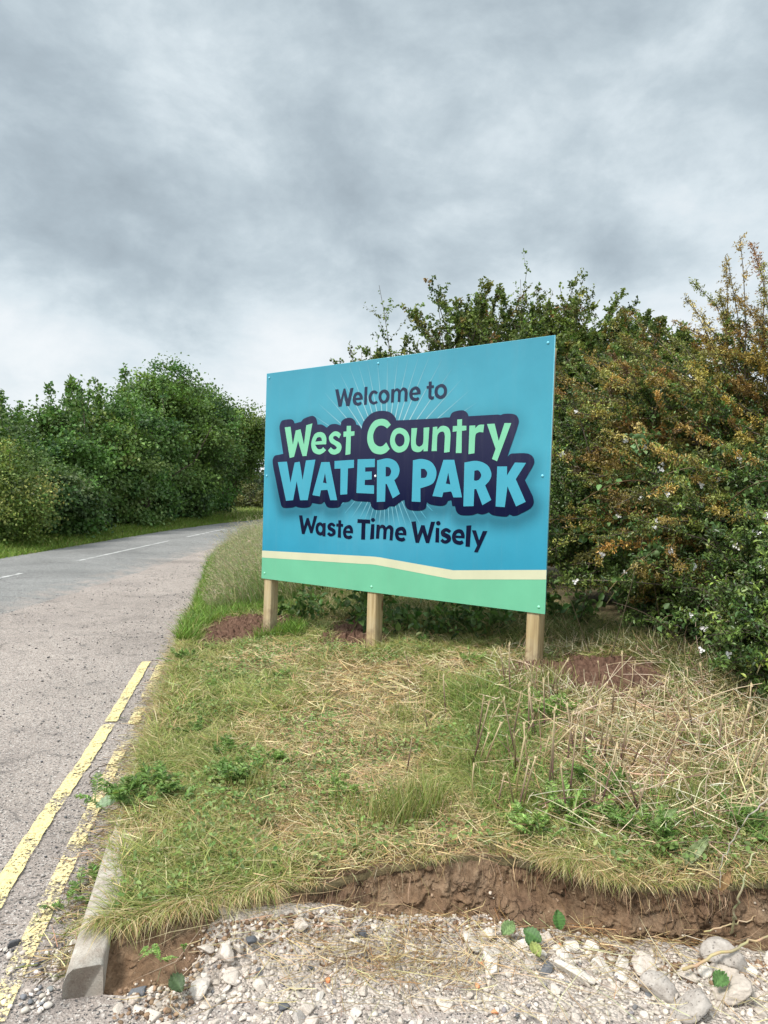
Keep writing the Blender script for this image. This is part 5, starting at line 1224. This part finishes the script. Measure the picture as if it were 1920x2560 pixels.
stick('leaning_cane', 'grey-green cane leaning across the soil bank at the right edge', [gpo(1825, 2345, .0, .02), at(1850, 2240, 2.42), at(1875, 2150, 2.46), at(1895, 2120, 2.5)], .005, (.30, .29, .17), 'cane')
stick('leaning_cane', 'long grey dead cane arching over the grass at the right edge', [at(1935, 1985, 2.5), at(1860, 2050, 2.5), at(1805, 2140, 2.52), at(1797, 2225, 2.5)], .003, (.34, .30, .25), 'cane')
stick('twig', 'dark curled twig lying across the inner yellow line', [gpo(225, 1965, .012, 0.), gpo(222, 1945, .02, 0.), gpo(245, 1930, .03, 0.), gpo(275, 1920, .025, 0.), gpo(300, 1915, .015, 0.)], .0035, (.07, .055, .045), 'twig')
stick('twig', 'brown branching twig on the rubble below the bank', [gpo(800, 2430, .015, .02), gpo(850, 2412, .03, .02), gpo(910, 2415, .015, .02)], .004, (.2, .12, .08), 'twig')
stick('dry_stick', 'dead broken stick lying in the dry grass of the middle verge', [gpo(745, 1890, .04), gpo(800, 1865, .05), gpo(862, 1835, .04)], .005, (.30, .22, .13))
stick('dry_stick', 'pale split stem lying below the middle post', [gpo(975, 1690, .03), gpo(1010, 1710, .05), gpo(1048, 1730, .03)], .006, (.55, .45, .30))
stick('dry_stick', 'white straw crossing another before the dark hedge foot', [gpo(1685, 1730, .06), gpo(1725, 1728, .09), gpo(1798, 1765, .04)], .003, (.6, .55, .45))
stick('dry_stick', 'pale broad split stem at the right edge of the stubble', [gpo(1885, 1985, .08), gpo(1925, 2020, .06)], .009, (.62, .52, .36))
# dock leaves and fallen green leaves
def bigleaf(name, label, p, ax, nor, ln, wd, c, cat_='leaf', group=None):
    k = 17; m = 9; ax = unit(np.array(ax, float)); nor = unit(np.array(nor, float)); sd = unit(np.cross(ax, nor)); nn = np.cross(sd, ax); V = []
    for i in range(k):
        t_ = i / (k - 1); w_ = wd * math.sin(math.pi * min(1, t_ * .92 + .06)) ** .8
        for j in range(m):
            s = j / (m - 1) * 2 - 1
            V.append(np.array(p) + ax * ln * t_ + sd * s * w_ / 2 + nn * (.18 * wd * abs(s) + .12 * ln * math.sin(t_ * 2.6) + .006 * math.sin(i * 2.1 + j * 3)))
    jj = np.abs(np.tile(np.linspace(-1, 1, m), k)); ii = np.repeat(np.linspace(0, 1, k), m)
    cc = np.array(c) * (1 + .10 * rng.standard_normal((len(V), 1))) * np.where(jj < .2, 1.35, 1.0)[:, None] * (1 + .25 * np.sin(ii * 40) * (jj > .2) * (jj < .8))[:, None]
    o = build(name, V, gridfaces(k, m), LEAF, None, cc, smooth=True); tag(o, label, cat_, group); return o
for (u, v_, r, lb, c) in ((1255, 2345, .045, 'round pale green leaf lying near the white slabs', (.20, .30, .12)), (1398, 2330, .042, 'dark green upright leaf standing at the foot of the bank', (.09, .20, .05)), (1352, 2362, .046, 'dark green leaf lying between white stones', (.08, .17, .05)),
                       (1325, 2372, .026, 'small dark green leaf left of the larger dark one', (.08, .17, .05)), (1348, 2400, .036, 'yellow-green leaf lying below the dark leaves', (.28, .33, .10)), (1785, 2475, .045, 'green leaf by the big pitted stones at the right', (.10, .20, .06)), (455, 2490, .045, 'narrow dark green leaf on the rubble near the kerb end', (.06, .10, .04))):
    bigleaf('fallen_leaf', lb, gpo(u, v_ + 18, .035, .01), (random.uniform(-.5, .5), .35, .6 if u == 1398 else .08), (0, -.5, .85), r * 1.5, r * 1.1, c, group='green leaves fallen on the rubble')
bigleaf('fallen_leaf', 'large pale torn leaf lying on the gutter beside the feathery weed', gpo(240, 2035, .03, 0.), (.9, .25, .22), (0, -.4, .9), .13, .07, (.24, .34, .20), group='green leaves fallen on the rubble')
bigleaf('dock_leaf', 'long drooping green dock leaf hanging at the bank lip', at(1770, 2095, 2.70), (-.75, -.10, -.75), (-.3, -.8, .5), .17, .045, (.20, .25, .11), group='dock leaves on the bank lip')
bigleaf('dock_leaf', 'reddish-brown withering dock leaf standing at the right end of the bank lip', at(1798, 2225, 2.53), (.4, -.1, .9), (-.4, -.8, .3), .085, .034, (.34, .22, .11), group='dock leaves on the bank lip')
bigleaf('dock_leaf', 'green dock leaf pointing up from the stubble above the bank', gp(1620, 2090) + np.array([0, 0, .03]), (.7, 0, .5), (-.2, -.7, .6), .15, .035, (.19, .28, .10), group='dock leaves on the bank lip')

# ------------------------------------------------------------------ stones
def ico(sub):
    t_ = (1 + 5 ** .5) / 2
    V = [(-1, t_, 0), (1, t_, 0), (-1, -t_, 0), (1, -t_, 0), (0, -1, t_), (0, 1, t_), (0, -1, -t_), (0, 1, -t_), (t_, 0, -1), (t_, 0, 1), (-t_, 0, -1), (-t_, 0, 1)]
    F = [(0, 11, 5), (0, 5, 1), (0, 1, 7), (0, 7, 10), (0, 10, 11), (1, 5, 9), (5, 11, 4), (11, 10, 2), (10, 7, 6), (7, 1, 8), (3, 9, 4), (3, 4, 2), (3, 2, 6), (3, 6, 8), (3, 8, 9), (4, 9, 5), (2, 4, 11), (6, 2, 10), (8, 6, 7), (9, 8, 1)]
    V = [tuple(unit(np.array(q, float))) for q in V]
    for _ in range(sub):
        cache = {}; nf = []
        def mid(a, b):
            k = (min(a, b), max(a, b))
            if k not in cache: cache[k] = len(V); V.append(tuple(unit(np.array(V[a]) + np.array(V[b]))))
            return cache[k]
        for a, b, c in F:
            x, y, z = mid(a, b), mid(b, c), mid(c, a); nf += [(a, x, z), (b, y, x), (c, z, y), (x, y, z)]
        F = nf
    return np.array(V), np.array(F)
I1, I3 = ico(1), ico(3)
def rock(I, planes, asp, rough, seed):
    rs = np.random.default_rng(seed); V = I[0].copy(); nrm = unit(rs.normal(0, 1, (planes, 3))); dd = rs.uniform(.42, .88, planes)
    dots = V @ nrm.T; sc = np.min(np.where(dots > 1e-3, dd / np.maximum(dots, 1e-3), 9), axis=1); V = V * np.minimum(sc, 1.05)[:, None]
    if len(V) > 100: V = V * (1 + .10 * (fbm(V[:, 0] * 8 + seed, V[:, 1] * 8 + V[:, 2] * 6.1, seed + 3, 3) - .5))[:, None]
    V *= (1 + rough * (fbm(V[:, 0] * 3 + seed, V[:, 1] * 3 + V[:, 2] * 2.3, seed, 3) - .5))[:, None]
    return V * np.array(asp)
NV = 14
STONES = []
for k in range(NV):
    rs = np.random.default_rng(200 + k); V = rock(I3, 7 + k % 5, (1.0, rs.uniform(.65, .95), rs.uniform(.5, .8)), .09, 300 + k)
    STONES.append(V)
STONE_L = ['pale limestone lump lying in the crushed rubble before the soil bank']
protoS = {}
def put_stone(p, r, k, mat, label, group, cat_='stone', name='rubble_stone', asp=None, rot=None, sink=.25):
    key = (k, mat.name)
    if key not in protoS:
        ob = build(name, STONES[k], I3[1], mat, None, None, smooth=False); protoS[key] = ob.data
    else:
        ob = bpy.data.objects.new(name, protoS[key]); C.objects.link(ob)
    ob.location = (p[0], p[1], p[2] + r * (.42 - sink)); ob.scale = (r, r, r) if asp is None else tuple(r * a for a in asp)
    ob.rotation_euler = rot or (random.uniform(-.5, .5), random.uniform(-.5, .5), random.uniform(0, 6.3))
    tag(ob, label, cat_, group); return ob
def gr_(u, v_): return gp(u, v_, zr)
# individual notable stones
for (u, v_, r, k, m_, asp, lb) in (
    (1812, 2395, .082, 0, BOULDER, None, 'big pitted rounded boulder at the right under the leaning cane'), (1645, 2470, .062, 1, BOULDER, None, 'rounded pinkish concrete lump right of the white chunks'), (1728, 2520, .075, 2, BOULDER, None, 'large rounded lump lowest among the pitted stones at the right'),
    (1820, 2470, .085, 3, STONE, (1.1, .9, .45), 'broad flat grey stone below the big pitted boulder'), (1230, 2408, .062, 4, WHITESTONE, (1.25, .8, .6), 'largest white slab with an orange stain in front of the bank'), (1178, 2345, .05, 5, WHITESTONE, (1.4, .7, .5), 'long white slab lying flat behind the orange-stained slab'),
    (1220, 2332, .035, 6, WHITESTONE, None, 'small white slab leaning against the foot of the bank'), (1445, 2435, .06, 7, WHITESTONE, (1.35, .8, .6), 'white angular slab in the middle of the right-hand rubble'), (1505, 2410, .042, 8, WHITESTONE, None, 'white block right behind the middle white slab'),
    (1315, 2355, .040, 9, WHITESTONE, None, 'cream block beside the dark fallen leaves'), (1240, 2365, .034, 10, WHITESTONE, None, 'small white block between the two white slabs'), (910, 2330, .022, 11, DARKSTONE, (1, .7, 1.2), 'dark slate-grey stone standing at the foot of the bank'),
    (180, 2365, .040, 12, STONE, (1.2, .8, .7), 'pale stone wedged in the gutter beside the exposed kerb'), (32, 2355, .024, 13, DARKSTONE, None, 'dark stone lying left of the yellow line at the photo edge'), (98, 2420, .018, 0, DARKSTONE, None, 'black pebble on the tarmac inside the yellow line'),
    (568, 2375, .036, 1, STONE, None, 'pale lump on the slope of the left rubble heap'), (345, 2475, .030, 2, DARKSTONE, None, 'blue-grey lump beside the soil at the kerb end'), (500, 2465, .042, 3, STONE, None, 'large pale lump right of the blue-grey one'),
    (560, 2270, .038, 4, STONE, (1.3, .8, .7), 'pale slab at the top left of the rubble heap under the grass'), (875, 2330, .026, 6, STONE, None, 'round pale stone beside the dark slate stone'), (835, 2290, .026, 7, STONE, None, 'round pale stone half buried below the grass lip'),
    (1205, 2397, .012, 8, ORANGE, (1.4, 1, .4), 'orange brick chip on the white slab'), (1195, 2455, .014, 9, ORANGE, None, 'orange brick chip on the lumps right of the straw'), (1235, 2520, .016, 10, ORANGE, None, 'bright orange brick chip low in the right-hand rubble'), (818, 2440, .013, 11, ORANGE, None, 'pink brick chip beside the brown twig'), (108, 2552, .016, 12, ORANGE, None, 'orange brick chip at the lower left edge of the photo'), (1398, 2352, .012, 13, ORANGE, None, 'orange chip under the upright green leaf')):
    put_stone(gr_(u, v_ + 12) if not (u < 250 and v_ < 2450) else gp(u, v_ + 8, 0.0), r, k, m_, lb, 'stones that stand out in the rubble', asp=asp)
# the rest of the lumps
placed = []
tries = 0
while len(placed) < 262 and tries < 20000:
    tries += 1
    u, v_ = random.uniform(60, 1960), random.uniform(2270, 2580)
    p_ = gr_(u, v_); x, y = p_[0], p_[1]
    if y > float(L(x)) - .13 - .05 * (x > .1) or y < 2.05: continue
    if x < -.68 - (2.5 - y) * .62 and y > 2.24: continue
    right = float(sstep(.35, .8, x)) * float(sstep(2.25, 2.4, y)); left = float(sstep(-.1, -.35, x))
    dens = .22 + .78 * max(right, left * .7)
    if random.random() > dens: continue
    r = (random.uniform(.009, .021) if random.random() < .72 else random.uniform(.02, .034)) * (1 + .95 * right)
    if any((x - a) ** 2 + (y - b) ** 2 < (.72 * (r + c)) ** 2 for a, b, c in placed): continue
    placed.append((x, y, r))
    ob = put_stone(p_, r, random.randrange(NV), WHITESTONE if random.random() < .12 + .4 * right else (DARKSTONE if random.random() < .04 else STONE), STONE_L[0], 'limestone lumps in the rubble')
# gravel
def gravel(name, label, x, y, z, r, mats, kinds=8):
    n = len(x); base = [rock(I1, 7, (1, .8, .65), .1, 400 + k) for k in range(kinds)]
    a = rng.uniform(0, 6.3, n); k = rng.integers(0, kinds, n); B = np.stack([base[i] for i in k]) * r[:, None, None]
    ca, sa = np.cos(a)[:, None], np.sin(a)[:, None]
    V = np.stack([B[..., 0] * ca - B[..., 1] * sa + x[:, None], B[..., 0] * sa + B[..., 1] * ca + y[:, None], B[..., 2] + z[:, None]], -1)
    F = I1[1][None] + (np.arange(n) * len(I1[0]))[:, None, None]
    o = build(name, V.reshape(-1, 3), F.reshape(-1, 3), STEM, None, np.repeat(pick(mats, n, .14, .015), len(I1[0]), axis=0), smooth=False); kind(o, 'stuff', label); return o
n = 13000; x = rng.uniform(-1.15, 2.2, n); y = rng.uniform(1.95, 2.75, n); ok = (y < L(x) - .09) & ~((x < -.68 - (2.5 - y) * .62) & (y > 2.22) & (rng.random(n) < .93)); x, y = x[ok], y[ok]
r = .0025 + .010 * rng.random(len(x)) ** 3
gravel('gravel', 'small crushed stone between the rubble lumps', x, y, zr(x, y) + r * .25, r, [(.50, .445, .385, 4), (.60, .54, .475, 3), (.40, .35, .305, 2.5), (.2, .19, .19, .5)])
n = 1500; y = 1.9 + 9 * rng.random(n) ** 1.6; x = K(y) - .02 - np.abs(rng.normal(0, .22, n)) * (1 + 1.2 * (rng.random(n) < .3)) ; r = .002 + .006 * rng.random(n) ** 2
far = rng.random(n) < .35; x[far] = K(y[far]) - rng.uniform(0, 2.6, int(far.sum()))
gravel('loose_chippings', 'loose dark and pale chippings scattered on the worn tarmac', x, y, 0 * x + r * .4, r * (1 + y * .06), [(.10, .10, .105, 4), (.32, .29, .26, 3), (.5, .46, .42, 1.5)])
n = 1500; cen = np.array([gp(*q, 0.0)[:2] for q in ((455, 1500), (330, 1470), (420, 1440), (250, 1590), (130, 1690), (490, 1420), (60, 1540), (230, 1760))]); ci = rng.choice(len(cen), n)
q = cen[ci] + rng.normal(0, 1, (n, 2)) * np.array([.28, .55]); ok = q[:, 0] < K(q[:, 1]) - .05; q = q[ok]
gravel('loosened_chippings', 'patches of dark loosened chippings where the tarmac edge crumbles', q[:, 0], q[:, 1], 0 * q[:, 0] + .003, 0.003 + .010 * rng.random(len(q)) ** 3, [(.12, .115, .11, 3), (.19, .175, .165, 4), (.42, .37, .33, 2.5)])
n = 260; y = 2.1 + .3 * rng.random(n); x = K(y) - .03 - rng.random(n) ** 1.5 * .5; r = .004 + .011 * rng.random(n) ** 2.5
gravel('kerb_chippings', 'pale stone chippings spilled before the exposed kerb end', x, y, 0 * x + r * .3, r, [(.50, .45, .40, 4), (.62, .56, .5, 2), (.2, .2, .21, 1)])
# soil crumbs fallen from the bank, pebbles held in its face
n = 2600; x = rng.uniform(-.9, 2.2, n); y = L(x) - .10 - .05 * (x > .1) - np.abs(rng.normal(0, .055, n)); r = .002 + .011 * rng.random(n) ** 2.6
gravel('soil_crumbs', 'crumbs of brown soil fallen along the foot of the bank', x, y, zr(x, y) + r * .3, r, [(.20, .128, .08, 4), (.28, .19, .125, 3), (.13, .08, .05, 2), (.40, .33, .26, .8)])
n = 420; i = rng.integers(20, 660, n); j = rng.integers(8, 78, n); q = BANKV[i, j]; r = .002 + .008 * rng.random(n) ** 3
gravel('bank_pebbles', 'small stones and clods stuck in the face of the soil bank', q[:, 0], q[:, 1] - .002, q[:, 2], r, [(.30, .21, .14, 4), (.45, .38, .30, 2), (.16, .10, .065, 3)])
n = 900; x = rng.uniform(-.95, -.55, n); y = rng.uniform(2.08, 2.42, n); ok = (x > K(y) + .13) & (y < L(x) - .04); x, y = x[ok], y[ok]; r = .002 + .010 * rng.random(len(x)) ** 2.5
gravel('soil_patch_stones', 'crumbs and small stones on the soil beside the exposed kerb', x, y, zr(x, y) + .012, r, [(.24, .16, .10, 4), (.46, .39, .32, 2.5), (.14, .09, .06, 2)])
# gutter soil and dry litter beside the kerb
n = 3500; y = 2.25 + 7 * rng.random(n) ** 1.3; x = K(y) - np.abs(rng.normal(0, .07, n)) + .03; a = rng.uniform(0, 6.3, n)
v, f = sticks(np.stack([x, y, .004 + .02 * rng.random(n)], 1), np.stack([np.cos(a), np.sin(a), rng.normal(.1, .15, n)], 1), rng.uniform(.02, .11, n), .003)
kind(build('gutter_litter', v, f, STRAW, None, pick([(.36, .28, .15, 2), (.22, .15, .08, 2), (.5, .42, .25, 1), (.16, .2, .05, 1)], n)), 'stuff', 'dry stems littering the gutter along the kerb')
# dry straw and brown moss lying over the rubble
n = 1150; u = rng.normal(0, 1, n); cx = rng.choice(4, n, p=[.45, .2, .2, .15]); cen = np.array([gr_(1000, 2405)[:2], gr_(860, 2370)[:2], gr_(1560, 2370)[:2], gr_(1150, 2330)[:2]])
P = cen[cx] + np.stack([rng.normal(0, .21, n), rng.normal(0, .075, n)], 1); ok = P[:, 1] < L(P[:, 0]) - .05; P = P[ok]; n_ = len(P); a = rng.uniform(0, 6.3, n_)
v, f = sticks(np.stack([P[:, 0], P[:, 1], zr(P[:, 0], P[:, 1]) + .012 + .03 * rng.random(n_)], 1), np.stack([np.cos(a), np.sin(a), rng.normal(0, .15, n_)], 1), rng.uniform(.03, .20, n_), .0022, .3)
n2 = 420; x = rng.uniform(-.7, 1.5, n2); y = rng.uniform(2.1, 2.6, n2); a = rng.uniform(0, 6.3, n2)
v2, f2 = sticks(np.stack([x, y, zr(x, y) + .02 + .02 * rng.random(n2)], 1), np.stack([np.cos(a), np.sin(a), rng.normal(0, .1, n2)], 1), rng.uniform(.08, .34, n2), .0022, .2)
v, f, c = cat([(v, f, pick([(.42, .32, .17, 3), (.55, .44, .25, 2), (.24, .14, .06, 2)], n_)), (v2, f2, pick([(.5, .42, .26, 2), (.38, .29, .16, 1)], n2))])
kind(build('straw_on_rubble', v, f, STRAW, None, c), 'stuff', 'dry straw strewn over the rubble')
